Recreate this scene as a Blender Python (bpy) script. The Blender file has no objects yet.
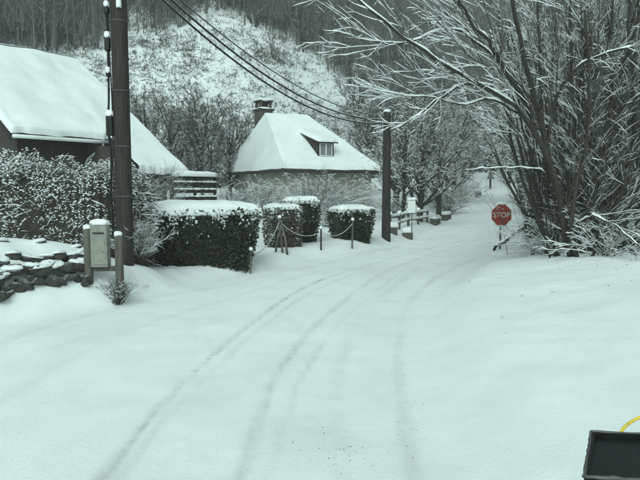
import bpy, bmesh, math
import numpy as np
from mathutils import Vector, Matrix

# ------------------------------------------------------------------ camera, sky, sun
SC = bpy.context.scene
COL = SC.collection
F = 600.0                      # focal length in photograph pixels (640 wide)
CAM_H = 2.1
PITCH = math.atan(50 / F)
cam = bpy.data.cameras.new('camera')
cam_o = bpy.data.objects.new('camera', cam)
COL.objects.link(cam_o)
cam_o.location = (0, 0, CAM_H)
cam_o.rotation_euler = (math.pi / 2 - PITCH, 0, 0)
cam.sensor_width = 36.0
cam.lens = 36.0 * F / 640
cam.clip_start = 0.05
cam.clip_end = 2000
SC.camera = cam_o

SUN_EL, SUN_AZ = math.radians(44), math.radians(193)
W = bpy.data.worlds.new('World')
SC.world = W
W.use_nodes = True
nt = W.node_tree
bg = nt.nodes['Background']
sky = nt.nodes.new('ShaderNodeTexSky')
sky.sky_type = 'NISHITA'
sky.sun_disc = False
sky.sun_elevation = SUN_EL
sky.sun_rotation = SUN_AZ
sky.air_density = 1.0
sky.dust_density = 4.0
hs = nt.nodes.new('ShaderNodeHueSaturation')       # overcast: nearly grey sky
hs.inputs['Saturation'].default_value = 0.18
nt.links.new(sky.outputs[0], hs.inputs['Color'])
tint = nt.nodes.new('ShaderNodeMixRGB')
tint.blend_type = 'MULTIPLY'
tint.inputs[0].default_value = 1.0
tint.inputs[2].default_value = (0.77, 1.0, 0.945, 1)
nt.links.new(hs.outputs[0], tint.inputs[1])
nt.links.new(tint.outputs[0], bg.inputs['Color'])
bg.inputs['Strength'].default_value = 0.11

sl_ = bpy.data.lights.new('sun', 'SUN')
sl_.energy = 1.25
sl_.angle = math.radians(50)
sl_.color = (0.86, 1.0, 0.95)
sun_o = bpy.data.objects.new('sun', sl_)
COL.objects.link(sun_o)
sd = Vector((math.sin(SUN_AZ) * math.cos(SUN_EL), math.cos(SUN_AZ) * math.cos(SUN_EL), math.sin(SUN_EL)))
sun_o.rotation_euler = sd.to_track_quat('Z', 'Y').to_euler()
sun_o.location = (0, 0, 60)

vs = SC.view_settings
vs.view_transform = 'Standard'
vs.look = 'None'
vs.exposure = 0.36
vs.gamma = 1.0
vs.use_curve_mapping = False

# ------------------------------------------------------------------ helpers
RNG = np.random.default_rng(7)
cp, sp = math.cos(PITCH), math.sin(PITCH)


def P(u, v, d):
    """photograph pixel + distance along +Y -> world point"""
    a, b = (u - 320) / F, (240 - v) / F
    ray = np.array([a, cp + b * sp, -sp + b * cp])
    t = d / ray[1]
    return np.array([0, 0, CAM_H]) + ray * t


def G0(u, v, z=0.0):
    """pixel -> point on the level z"""
    a, b = (u - 320) / F, (240 - v) / F
    ray = np.array([a, cp + b * sp, -sp + b * cp])
    t = (z - CAM_H) / ray[2]
    return np.array([0, 0, CAM_H]) + ray * t


def sstep(t):
    t = np.clip(t, 0, 1)
    return t * t * (3 - 2 * t)


def vnoise(x, y, seed=0):
    xi, yi = np.floor(x).astype(np.int64), np.floor(y).astype(np.int64)
    fx, fy = x - xi, y - yi
    fx, fy = fx * fx * (3 - 2 * fx), fy * fy * (3 - 2 * fy)

    def h(a, b):
        n = (a * 374761393 + b * 668265263 + seed * 1442695) & 0x7fffffff
        n = ((n ^ (n >> 13)) * 1274126177) & 0x7fffffff
        n = n ^ (n >> 16)
        return (n & 0xffff) / 65535.0 * 2 - 1
    a, b, c, d = h(xi, yi), h(xi + 1, yi), h(xi, yi + 1), h(xi + 1, yi + 1)
    return (a * (1 - fx) + b * fx) * (1 - fy) + (c * (1 - fx) + d * fx) * fy


def fbm(x, y, seed=0, octv=3):
    r, a, s = 0, 1.0, 1.0
    for i in range(octv):
        r = r + a * vnoise(x * s, y * s, seed + i * 17)
        a *= 0.5
        s *= 2.03
    return r


def mesh_data(name, V, quads=None, tris=None, smooth=True):
    V = np.ascontiguousarray(V, dtype=np.float32)
    me = bpy.data.meshes.new(name)
    me.vertices.add(len(V))
    me.vertices.foreach_set('co', V.ravel())
    loops, starts, totals = [], [], []
    off = 0
    for arr, n in ((quads, 4), (tris, 3)):
        if arr is None or len(arr) == 0:
            continue
        arr = np.ascontiguousarray(arr, dtype=np.int32)
        loops.append(arr.ravel())
        starts.append(off + np.arange(len(arr), dtype=np.int32) * n)
        totals.append(np.full(len(arr), n, dtype=np.int32))
        off += arr.size
    loops, starts, totals = np.concatenate(loops), np.concatenate(starts), np.concatenate(totals)
    me.loops.add(len(loops))
    me.loops.foreach_set('vertex_index', loops)
    me.polygons.add(len(starts))
    me.polygons.foreach_set('loop_start', starts)
    me.polygons.foreach_set('loop_total', totals)
    me.polygons.foreach_set('use_smooth', np.full(len(starts), smooth))
    me.update(calc_edges=True)
    return me


def link(name, me, mat, parent=None, loc=None):
    o = bpy.data.objects.new(name, me)
    COL.objects.link(o)
    if mat is not None and me is not None and not me.materials:
        me.materials.append(mat)
    if parent is not None:
        o.parent = parent
    if loc is not None:
        o.location = loc
    return o


def tag(o, label, cat, group=None, kind=None):
    o['label'] = label
    o['category'] = cat
    if group:
        o['group'] = group
    if kind:
        o['kind'] = kind
    return o


def thing(name, label, cat, loc=(0, 0, 0), group=None, rotz=0.0):
    o = bpy.data.objects.new(name, None)
    COL.objects.link(o)
    o.location = loc
    o.rotation_euler = (0, 0, rotz)
    o.empty_display_size = 0.2
    return tag(o, label, cat, group)


def copy_thing(root, loc, rotz=0.0, scale=1.0, label=None):
    r = root.copy()
    COL.objects.link(r)
    r.location = loc
    r.rotation_euler = (0, 0, rotz)
    r.scale = (scale, scale, scale)
    if label:
        r['label'] = label
    for ch in root.children:
        c = ch.copy()
        COL.objects.link(c)
        c.parent = r
        for g in ch.children:
            d = g.copy()
            COL.objects.link(d)
            d.parent = c
    return r


class Bag:
    """collects vertex/face arrays into one mesh"""
    def __init__(s):
        s.V, s.Q, s.T, s.n = [], [], [], 0

    def add(s, V, quads=None, tris=None):
        V = np.asarray(V, dtype=np.float64).reshape(-1, 3)
        s.V.append(V)
        if quads is not None and len(quads):
            s.Q.append(np.asarray(quads) + s.n)
        if tris is not None and len(tris):
            s.T.append(np.asarray(tris) + s.n)
        s.n += len(V)

    def box(s, c, size, rot=None):
        h = np.array(size) / 2
        v = np.array([[x, y, z] for x in (-1, 1) for y in (-1, 1) for z in (-1, 1)]) * h
        if rot is not None:
            v = v @ np.array(rot).T
        s.add(v + np.array(c), [[0, 1, 3, 2], [4, 6, 7, 5], [0, 4, 5, 1], [2, 3, 7, 6], [0, 2, 6, 4], [1, 5, 7, 3]])

    def tubes(s, pts, rad, sides=4, cap=False):
        N, K, _ = pts.shape
        tan = np.gradient(pts, axis=1)
        tan /= np.linalg.norm(tan, axis=2, keepdims=True) + 1e-9
        mean = tan.mean(axis=1)
        ref = np.where(np.abs(mean[:, 2:3]) > 0.8, np.array([[1.0, 0.13, 0]]), np.array([[0, 0.09, 1.0]]))[:, None, :]
        a = np.cross(tan, np.broadcast_to(ref, tan.shape))
        a /= np.linalg.norm(a, axis=2, keepdims=True) + 1e-9
        b = np.cross(tan, a)
        th = np.arange(sides) / sides * 2 * math.pi
        V = pts[:, :, None, :] + rad[:, :, None, None] * (a[:, :, None, :] * np.cos(th)[None, None, :, None] + b[:, :, None, :] * np.sin(th)[None, None, :, None])
        base = (np.arange(N) * K * sides)[:, None, None] + (np.arange(K - 1) * sides)[None, :, None]
        i = np.arange(sides)[None, None, :]
        j = (np.arange(sides) + 1)[None, None, :] % sides
        q = np.stack([base + i, base + j, base + sides + j, base + sides + i], axis=-1).reshape(-1, 4)
        V = V.reshape(-1, 3)
        s.add(V, q)
        if cap:
            n0 = s.n
            ctr = np.concatenate([pts[:, 0], pts[:, -1]])
            t = []
            for k in range(N):
                for e, ro in ((0, 0), (1, (K - 1) * sides)):
                    o = n0 - len(V) + k * K * sides + ro
                    for m in range(sides):
                        A, B = o + m, o + (m + 1) % sides
                        t.append([n0 + e * N + k, B, A] if e == 0 else [n0 + e * N + k, A, B])
            s.V.append(ctr)
            s.T.append(np.array(t))
            s.n += len(ctr)

    def obj(s, name, mat, parent=None, smooth=True):
        V = np.concatenate(s.V)
        Q = np.concatenate(s.Q) if s.Q else None
        T = np.concatenate(s.T) if s.T else None
        return link(name, mesh_data(name, V, Q, T, smooth), mat, parent)


def bevel_obj(o, w, seg=2):
    m = o.modifiers.new('bevel', 'BEVEL')
    m.width = w
    m.segments = seg
    m.limit_method = 'ANGLE'
    return o


# ------------------------------------------------------------------ materials
def mat_base(name):
    m = bpy.data.materials.new(name)
    m.use_nodes = True
    n = m.node_tree.nodes
    return m, m.node_tree, n['Principled BSDF']


def N_(t, kind, **kw):
    n = t.nodes.new(kind)
    for k, v in kw.items():
        if k in n.inputs:
            n.inputs[k].default_value = v
        else:
            setattr(n, k, v)
    return n


def plain(name, col, rough=0.7, var=0.25, scale=8.0, bump=0.2, metal=0.0, snow=0.0):
    """noisy colour, noisy relief; 'snow' dusts faces that look upward"""
    m, t, b = mat_base(name)
    tc = N_(t, 'ShaderNodeTexCoord')
    no = N_(t, 'ShaderNodeTexNoise', Scale=scale, Detail=5.0, Roughness=0.65)
    t.links.new(tc.outputs['Object'], no.inputs['Vector'])
    cr = N_(t, 'ShaderNodeValToRGB')
    c = np.array(col)
    cr.color_ramp.elements[0].position = 0.3
    cr.color_ramp.elements[1].position = 0.7
    cr.color_ramp.elements[0].color = (*np.clip(c * (1 - var), 0, 1), 1)
    cr.color_ramp.elements[1].color = (*np.clip(c * (1 + var), 0, 1), 1)
    t.links.new(no.outputs['Fac'], cr.inputs['Fac'])
    out = cr.outputs['Color']
    if snow > 0:
        ge = N_(t, 'ShaderNodeNewGeometry')
        sx = N_(t, 'ShaderNodeSeparateXYZ')
        t.links.new(ge.outputs['Normal'], sx.inputs[0])
        n2 = N_(t, 'ShaderNodeTexNoise', Scale=14.0, Detail=3.0)
        t.links.new(tc.outputs['Object'], n2.inputs['Vector'])
        ad = N_(t, 'ShaderNodeMath', operation='MULTIPLY_ADD')
        t.links.new(n2.outputs['Fac'], ad.inputs[0])
        ad.inputs[1].default_value = 1.3
        t.links.new(sx.outputs['Z'], ad.inputs[2])
        mr = N_(t, 'ShaderNodeMapRange')
        mr.inputs['From Min'].default_value = 1.55 - snow
        mr.inputs['From Max'].default_value = 1.75 - snow
        t.links.new(ad.outputs[0], mr.inputs['Value'])
        mx = N_(t, 'ShaderNodeMixRGB')
        mx.inputs[2].default_value = (0.80, 0.82, 0.83, 1)
        t.links.new(mr.outputs[0], mx.inputs[0])
        t.links.new(out, mx.inputs[1])
        out = mx.outputs[0]
    t.links.new(out, b.inputs['Base Color'])
    b.inputs['Roughness'].default_value = rough
    b.inputs['Metallic'].default_value = metal
    b.inputs['Specular IOR Level'].default_value = 0.3
    if bump > 0:
        bp = N_(t, 'ShaderNodeBump', Strength=bump, Distance=0.02)
        t.links.new(no.outputs['Fac'], bp.inputs['Height'])
        t.links.new(bp.outputs[0], b.inputs['Normal'])
    return m


def snow_mat(name, dirt=False):
    m, t, b = mat_base(name)
    tc = N_(t, 'ShaderNodeTexCoord')
    n1 = N_(t, 'ShaderNodeTexNoise', Scale=1.1, Detail=6.0, Roughness=0.6)
    t.links.new(tc.outputs['Object'], n1.inputs['Vector'])
    n2 = N_(t, 'ShaderNodeTexNoise', Scale=28.0, Detail=4.0, Roughness=0.7)
    t.links.new(tc.outputs['Object'], n2.inputs['Vector'])
    cr = N_(t, 'ShaderNodeValToRGB')
    cr.color_ramp.elements[0].position = 0.25
    cr.color_ramp.elements[1].position = 0.75
    cr.color_ramp.elements[0].color = (0.74, 0.77, 0.785, 1)
    cr.color_ramp.elements[1].color = (0.86, 0.88, 0.89, 1)
    t.links.new(n1.outputs['Fac'], cr.inputs['Fac'])
    out = cr.outputs[0]
    if dirt:
        at = N_(t, 'ShaderNodeAttribute', attribute_name='grime')
        n3 = N_(t, 'ShaderNodeTexNoise', Scale=6.0, Detail=6.0, Roughness=0.75)
        t.links.new(tc.outputs['Object'], n3.inputs['Vector'])
        mr = N_(t, 'ShaderNodeMapRange')
        mr.inputs['From Min'].default_value = 0.05
        mr.inputs['From Max'].default_value = 0.60
        t.links.new(n3.outputs['Fac'], mr.inputs['Value'])
        mm = N_(t, 'ShaderNodeMath', operation='MULTIPLY')
        t.links.new(at.outputs['Fac'], mm.inputs[0])
        t.links.new(mr.outputs[0], mm.inputs[1])
        mx = N_(t, 'ShaderNodeMixRGB')
        mx.inputs[2].default_value = (0.30, 0.31, 0.30, 1)
        t.links.new(mm.outputs[0], mx.inputs[0])
        t.links.new(out, mx.inputs[1])
        out = mx.outputs[0]
    t.links.new(out, b.inputs['Base Color'])
    b.inputs['Roughness'].default_value = 0.65
    b.inputs['Specular IOR Level'].default_value = 0.2
    bp = N_(t, 'ShaderNodeBump', Strength=0.42, Distance=0.02)
    t.links.new(n2.outputs['Fac'], bp.inputs['Height'])
    t.links.new(bp.outputs[0], b.inputs['Normal'])
    return m


M = {
    'snow': snow_mat('snow'),
    'ground': snow_mat('trodden_snow', True),
    'bark': plain('bark', (0.040, 0.035, 0.029), 0.9, 0.45, 18, 0.5, snow=0.30),
    'twig': plain('twig_bark', (0.068, 0.060, 0.048), 0.9, 0.3, 8, 0.0),
    'far_twig': plain('far_twig_bark', (0.068, 0.063, 0.058), 0.9, 0.3, 3, 0.0),
    'wood': plain('hazed_twig_bark', (0.125, 0.120, 0.112), 0.9, 0.35, 2, 0.0),  # far twigs, distance haze put into the paler colour
    'pole': plain('creosoted_wood', (0.040, 0.036, 0.032), 0.85, 0.4, 10, 0.4),
    'post': plain('weathered_wood', (0.11, 0.10, 0.085), 0.9, 0.45, 14, 0.5, snow=0.1),
    'slat': plain('dark_stained_wood', (0.030, 0.027, 0.024), 0.8, 0.4, 10, 0.3),
    'cable': plain('cable_rubber', (0.02, 0.02, 0.02), 0.6, 0.2, 10, 0.0, snow=0.55),
    'black': plain('black_plastic', (0.007, 0.008, 0.008), 0.45, 0.4, 20, 0.15),
    'trim': plain('scuffed_grey_metal', (0.10, 0.10, 0.095), 0.5, 0.5, 30, 0.1, metal=0.3),
    'yellow': plain('yellow_hose', (0.75, 0.55, 0.06), 0.45, 0.1, 20, 0.0),
    'leaf': plain('evergreen_leaf', (0.042, 0.046, 0.030), 0.55, 0.8, 30, 0.0),
    'brownleaf': plain('dull_hedge_leaf', (0.095, 0.088, 0.070), 0.7, 0.7, 24, 0.0),
    'needle': plain('fir_needles', (0.022, 0.034, 0.024), 0.8, 0.4, 4, 0.0),
    'render': plain('grey_render', (0.27, 0.26, 0.22), 0.95, 0.22, 3, 0.25),
    'brownwall': plain('dark_timber_wall', (0.055, 0.045, 0.040), 0.9, 0.3, 5, 0.2),
    'tile': plain('slate', (0.06, 0.06, 0.065), 0.7, 0.3, 12, 0.2),
    'stone': plain('stone', (0.055, 0.052, 0.047), 0.95, 0.5, 7, 0.6, snow=0.05),
    'brick': plain('sooty_brick', (0.10, 0.085, 0.075), 0.95, 0.4, 12, 0.4),
    'white': plain('white_paint', (0.75, 0.77, 0.76), 0.5, 0.06, 10, 0.05),
    'zinc': plain('zinc', (0.50, 0.52, 0.52), 0.45, 0.15, 15, 0.05, metal=0.2),
    'red': plain('sign_red', (0.27, 0.055, 0.042), 0.5, 0.2, 10, 0.0),
    'steel': plain('galvanised_steel', (0.14, 0.15, 0.15), 0.5, 0.2, 20, 0.05, metal=0.4),
    'boxgrey': plain('weathered_box', (0.23, 0.23, 0.20), 0.7, 0.25, 9, 0.1),
    'grit': plain('grit', (0.05, 0.045, 0.04), 0.9, 0.4, 20, 0.0),
    'paint': plain('vehicle_paint', (0.10, 0.12, 0.13), 0.35, 0.1, 5, 0.0),
    'rope': plain('frosted_rope', (0.50, 0.50, 0.46), 0.9, 0.3, 30, 0.2),
}
def grain(m, k):
    t = m.node_tree
    tc = [n for n in t.nodes if n.type == 'TEX_COORD'][0]
    no = [n for n in t.nodes if n.type == 'TEX_NOISE'][0]
    mp = N_(t, 'ShaderNodeMapping')
    mp.inputs['Scale'].default_value = (1, 1, k)
    t.links.new(tc.outputs['Object'], mp.inputs['Vector'])
    t.links.new(mp.outputs[0], no.inputs['Vector'])


M['pole'] = plain('creosoted_wood', (0.036, 0.031, 0.027), 0.85, 0.55, 34, 0.8, snow=.08)
grain(M['pole'], .05)
grain(M['post'], .1)
gm, gt, gb = mat_base('window_glass')
gno = N_(gt, 'ShaderNodeTexNoise', Scale=3.0)
gcr = N_(gt, 'ShaderNodeValToRGB')
gcr.color_ramp.elements[0].color = (0.16, 0.18, 0.18, 1)
gcr.color_ramp.elements[1].color = (0.30, 0.33, 0.33, 1)
gt.links.new(gno.outputs['Fac'], gcr.inputs['Fac'])
gt.links.new(gcr.outputs[0], gb.inputs['Base Color'])
gb.inputs['Roughness'].default_value = 0.08
M['glass'] = gm

# ------------------------------------------------------------------ terrain
ZB = np.array([[-60, 0], [22, 0], [30, .10], [40, .5], [60, 2.0], [80, 3.9], [120, 7.5], [200, 11], [600, 40]], float)
XL = np.array([[-60, -6.2], [4, -5.9], [8.3, -5.5], [9.5, -4.9], [10.6, -3.9], [11.5, -3.2], [13, -2.9], [14, -2.6], [15.2, -1.8], [16, -1.2], [18, -.3],
               [20, 1.1], [21, 1.9], [23, 3.0], [28, 4.9], [40, 8.6], [60, 15.3], [80, 22.5], [120, 40], [200, 80], [600, 300]], float)
XR = np.array([[-60, 1.0], [4, 1.0], [8, 1.4], [11.5, 2.1], [15, 3.6], [18.5, 5.2], [21, 5.9], [23, 6.8], [28, 9.4], [40, 12.8],
               [60, 19.0], [80, 26.5], [120, 45], [200, 86], [600, 310]], float)


def lerp_tab(tab, y):
    # light smoothing of the table so that bends are round
    return (np.interp(y - 0.8, tab[:, 0], tab[:, 1]) + np.interp(y, tab[:, 0], tab[:, 1]) + np.interp(y + 0.8, tab[:, 0], tab[:, 1])) / 3


def HY0(x):
    """where the hill starts to rise"""
    return 45 + 42 * sstep((x + 16) / 46)


def H(x, y):
    x, y = np.asarray(x, float), np.asarray(y, float)
    z = lerp_tab(ZB, y)
    sl = lerp_tab(XL, y) - x
    sr = x - lerp_tab(XR, y)
    off = sstep(sl / 0.8) + sstep(sr / 1.5)
    z = z + 0.28 * sstep((sl + .1) / 0.9) + 0.05 * np.clip(sl, 0, 15)
    win = sstep((y - 7) / 2.5) * sstep((14.0 - y) / 2.6)
    z = z + 0.60 * sstep((sl - 0.25) / 1.9) * win
    z = z + 0.20 * sstep((sl + .5) / 1.2) * win
    wr = 0.2 + 0.8 * sstep((20 - y) / 6.0)
    z = z + (0.34 * sstep((sr + .1) / 1.1) + 0.38 * sstep((sr - .6) / 3.0)) * wr + 0.34 * np.clip(sr - 4.2, 0, 45) * sstep((sr - 4.2) / 3)
    hy = y - (HY0(x) + 4 * vnoise(x * .04, y * .03, 5))
    hill = 0.60 * np.where(hy > 30, hy - 6, np.clip(hy, 0, 30) ** 2 / 37.5 * sstep(hy / 6))
    hill = np.minimum(hill, 95 + 0.1 * hill)
    z = z + hill + np.clip(hy / 30, 0, 1) * fbm(x * .12, y * .12, 3) * 0.7
    near = np.clip(1 - (y - 30) / 40, 0.3, 1)
    z = z + (sstep(sl / 0.8) + .35 * sstep(sr / 1.5)) * near * (0.035 * fbm(x * .9, y * .9, 11) + 0.012 * fbm(x * 4.5, y * 4.5, 21, 2))
    z = z + 0.010 * fbm(x * 1.3, y * 1.3, 31) + 0.035 * vnoise(x * .35, y * .35, 41)
    return z


def Hs(x, y):
    return float(H(np.array([x]), np.array([y]))[0])


def PG(u, d, dz=0.0):
    """point on the ground under pixel column u at distance d"""
    p = P(u, 240, d)
    return np.array([p[0], d, Hs(p[0], d) + dz])


def smooth_path(ctrl, n):
    c = np.asarray(ctrl, float)
    c = np.vstack([2 * c[0] - c[1], c, 2 * c[-1] - c[-2]])
    seg = len(c) - 3
    t = np.linspace(0, seg - 1e-6, n)
    i = t.astype(int)
    f = (t - i)[:, None]
    p0, p1, p2, p3 = c[i], c[i + 1], c[i + 2], c[i + 3]
    return 0.5 * (2 * p1 + (p2 - p0) * f + (2 * p0 - 5 * p1 + 4 * p2 - p3) * f ** 2 + (3 * p1 - p0 - 3 * p2 + p3) * f ** 3)


def spaced(a, b, step0, grow, cap):
    out, s = [a], step0
    while out[-1] < b:
        s = min(s * grow, cap)
        out.append(out[-1] + s)
    return np.array(out)


fx = np.arange(-7.0, 8.501, 0.066)
xs = np.concatenate([-spaced(7.0, 190, .09, 1.10, 6)[::-1][:-1], fx, spaced(8.5, 260, .09, 1.10, 6)[1:]])
fy = np.concatenate([np.arange(3.2, 13, 0.052), np.arange(13, 30, 0.10)])
ys = np.concatenate([-spaced(-3.2, 60, .1, 1.3, 8)[::-1][:-1], fy, spaced(30, 420, .12, 1.06, 5)[1:]])
XX, YY = np.meshgrid(xs, ys)
ZZ = H(XX, YY)
grime = np.zeros_like(ZZ)

tracks = [  # pixel polylines of the ruts, half width, depth, dirt
    ([(70, 520), (100, 478), (180, 385), (250, 325), (300, 290), (360, 268), (425, 250), (470, 240)], .042, .016, .85),
    ([(86, 520), (115, 478), (192, 389), (262, 328), (312, 292), (372, 269)], .045, .008, .36),
    ([(225, 520), (240, 478), (262, 410), (282, 365), (330, 312), (390, 270), (440, 252), (480, 240)], .055, .012, .5),
    ([(268, 478), (288, 415), (302, 375), (346, 316), (404, 271)], .04, .007, .28),
    ([(425, 520), (412, 470), (402, 400), (398, 345), (408, 304), (440, 276), (490, 252)], .08, .012, .3),
    ([(340, 478), (338, 400), (345, 350), (372, 305), (420, 268)], .11, .008, .16),
    ([(0, 345), (80, 318), (170, 295), (260, 277), (330, 262), (400, 246)], .12, .009, .15),
    ([(0, 400), (90, 350), (190, 310), (280, 283), (350, 264)], .10, .008, .14),
]
msk = (YY > 3) & (YY < 34) & (XX > -8) & (XX < 11)
mx_, my_ = XX[msk], YY[msk]
dz_, gr_ = np.zeros_like(mx_), np.zeros_like(mx_)
for pl, w, dep, dirt in tracks:
    pts = np.array([G0(u, v)[:2] for u, v in pl])
    path = smooth_path(pts, 260)
    for c in range(0, len(mx_), 20000):
        d2 = (mx_[c:c + 20000, None] - path[None, :, 0]) ** 2 + (my_[c:c + 20000, None] - path[None, :, 1]) ** 2
        k = d2.argmin(axis=1)
        dd = np.sqrt(d2[np.arange(len(k)), k])
        wob = w * (1 + 0.35 * vnoise(mx_[c:c + 20000] * 2.2, my_[c:c + 20000] * 2.2, 77))
        fade = np.clip(0.85 + 0.4 * vnoise(mx_[c:c + 20000] * .8, my_[c:c + 20000] * .8, 99), 0.15, 1.2)
        g = np.exp(-(dd / wob) ** 2)
        rim = np.exp(-((dd - 2.1 * wob) / (wob * .8)) ** 2)
        dz_[c:c + 20000] += (-dep * g + dep * .45 * rim) * fade
        gr_[c:c + 20000] = np.maximum(gr_[c:c + 20000], dirt * g * fade)
# crumbled snow between and beside the ruts
onroad = sstep((mx_ - lerp_tab(XL, my_)) / 1.0) * sstep((lerp_tab(XR, my_) - mx_) / .6)
crumb = np.clip(fbm(mx_ * 6, my_ * 3.2, 51, 3) - .25, 0, 1) * sstep((fbm(mx_ * .5, my_ * .4, 61) + .3) * 1.6)
dz_ += onroad * .011 * crumb
gr_ = np.maximum(gr_, onroad * .10 * np.clip(fbm(mx_ * .9, my_ * .5, 71, 3), 0, 1))
ZZ[msk] += dz_
grime[msk] = gr_
VV = np.stack([XX, YY, ZZ], axis=-1).reshape(-1, 3)
ny, nx = XX.shape
ii = (np.arange(ny - 1)[:, None] * nx + np.arange(nx - 1)[None, :]).ravel()
QQ = np.stack([ii, ii + 1, ii + nx + 1, ii + nx], axis=-1)
cx_, cy_ = XX[:-1, :-1].ravel() + .03, YY[:-1, :-1].ravel() + .03
isroad = (cx_ > lerp_tab(XL, cy_)) & (cx_ < lerp_tab(XR, cy_)) & (cy_ < 130)
for nm, sel in (('ground', ~isroad), ('road', isroad)):
    q = QQ[sel]
    used, inv = np.unique(q, return_inverse=True)
    me = mesh_data(nm, VV[used], quads=inv.reshape(-1, 4))
    at = me.attributes.new('grime', 'FLOAT', 'POINT')
    at.data.foreach_set('value', grime.ravel()[used].astype(np.float32))
    o = link(nm, me, M['ground'])
    o['kind'] = 'structure'
    o['label'] = 'snow-covered lane with faint curving tyre ruts' if nm == 'road' else 'snow-covered verges, garden ground and wooded hillside'


# ------------------------------------------------------------------ branch growing
def unit(v):
    return v / (np.linalg.norm(v, axis=-1, keepdims=True) + 1e-9)


def grow(rng, par, rad, n, t0, t1, L, ang, K, up=0.05, wander=0.25, rr=0.55, rmin=.004, tipf=.35, lendrop=.5):
    """children of a batch of branches: par (N,K0,3), rad (N,K0)"""
    Np, K0, _ = par.shape
    idx = np.repeat(np.arange(Np), n)
    t = rng.uniform(t0, t1, len(idx))
    ft = t * (K0 - 1)
    i0 = np.minimum(ft.astype(int), K0 - 2)
    f = (ft - i0)[:, None]
    p = par[idx, i0] * (1 - f) + par[idx, i0 + 1] * f
    r = rad[idx, i0] * (1 - f[:, 0]) + rad[idx, i0 + 1] * f[:, 0]
    tan = unit(par[idx, i0 + 1] - par[idx, i0])
    perp = unit(np.cross(tan, rng.normal(size=tan.shape)))
    a = rng.uniform(ang[0], ang[1], len(idx))[:, None]
    d = unit(tan * np.cos(a) + perp * np.sin(a) + np.array([0, 0, up * 1.5]))
    ln = rng.uniform(L[0], L[1], len(idx)) * (1 - lendrop * t)
    step = (ln / (K - 1))[:, None]
    pts = np.zeros((len(idx), K, 3))
    pts[:, 0] = p
    for k in range(1, K):
        d = unit(d + rng.normal(size=d.shape) * wander + np.array([0, 0, up]))
        pts[:, k] = pts[:, k - 1] + d * step
    r0 = np.maximum(r * rr * rng.uniform(.7, 1.1, len(r)), rmin)
    ra = r0[:, None] * np.linspace(1, tipf, K)[None, :]
    return pts, np.maximum(ra, rmin * .6)


def snow_tubes(bag, rng, pts, rad, amt, sides=4, keep=1.0, rel=.65, cover=1.0):
    tan = unit(np.gradient(pts, axis=1))
    h = np.sqrt(np.clip(1 - tan[:, :, 2] ** 2, 0, 1))
    sel = (h.mean(axis=1) > .4) & (rng.random(len(pts)) < keep)
    pts, rad, h = pts[sel], rad[sel], h[sel]
    if len(pts) == 0:
        return
    rnd = rng.uniform(.35, 1.45, rad.shape)
    sr = (rad * rel + amt) * np.clip((h - .3) / .7, 0, 1) * rnd * cover
    sr[:, 0] *= .5
    sr[:, -1] *= .35
    q = pts.copy()
    q[:, :, 2] += rad * .55 + sr * .55
    bag.tubes(q, np.maximum(sr, .0006), sides)


def make_tree(name, label, cat, loc, limbs, levels, rng, snow_amt=.012, group=None, limb_sides=8, twig_sides=3, mat_limb='bark', mat_twig='twig',
              snow_sides=4, limb_part='trunk', snow_keep=1.0, cover=1.0, clear=False):
    """limbs: list of (points (K,3) relative to loc, radii (K))"""
    t = thing(name, label, cat, tuple(loc), group)
    snow = Bag()
    for p, r in limbs:
        b = Bag()
        b.tubes(p[None], r[None], limb_sides, cap=True)
        b.obj(limb_part if limb_part != 'trunk' or p is limbs[0][0] else 'limb', M[mat_limb], t)
        snow_tubes(snow, rng, p[None], r[None], snow_amt * 1.3, 6, cover=cover)
    K = limbs[0][0].shape[0]
    par, rad = np.stack([l[0] for l in limbs]), np.stack([l[1] for l in limbs])
    tw = Bag()
    for lv in levels:
        lv = dict(lv)
        sn = lv.pop('snow', 1.0)
        par, rad = grow(rng, par, rad, **lv)
        if clear:      # the lane is kept free of low growth
            w = par + np.array(loc)
            low = ((w[..., 0] < lerp_tab(XR, w[..., 1]) + 2.1) & (w[..., 2] < 2.75)).any(axis=1) | ((w[..., 0] < .8) & (w[..., 2] < 3.6)).any(axis=1)
            par, rad = par[~low], rad[~low]
        tw.tubes(par, rad, twig_sides if lv['n'] and rad.max() < .03 else twig_sides + 1)
        snow_tubes(snow, rng, par, rad, snow_amt * sn, snow_sides, keep=snow_keep, cover=cover)
    tw.obj('crown', M[mat_twig], t)
    snow.obj('branch_snow', M['snow'], t)
    return t


def limb_path(rng, base, d, L, r0, r1, K=10, wander=.10, up=.05):
    p = [np.array(base, float)]
    d = unit(np.array(d, float))
    for k in range(K - 1):
        d = unit(d + rng.normal(size=3) * wander + np.array([0, 0, up]))
        p.append(p[-1] + d * L / (K - 1))
    return np.array(p), np.linspace(r0, r1, K)


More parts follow.
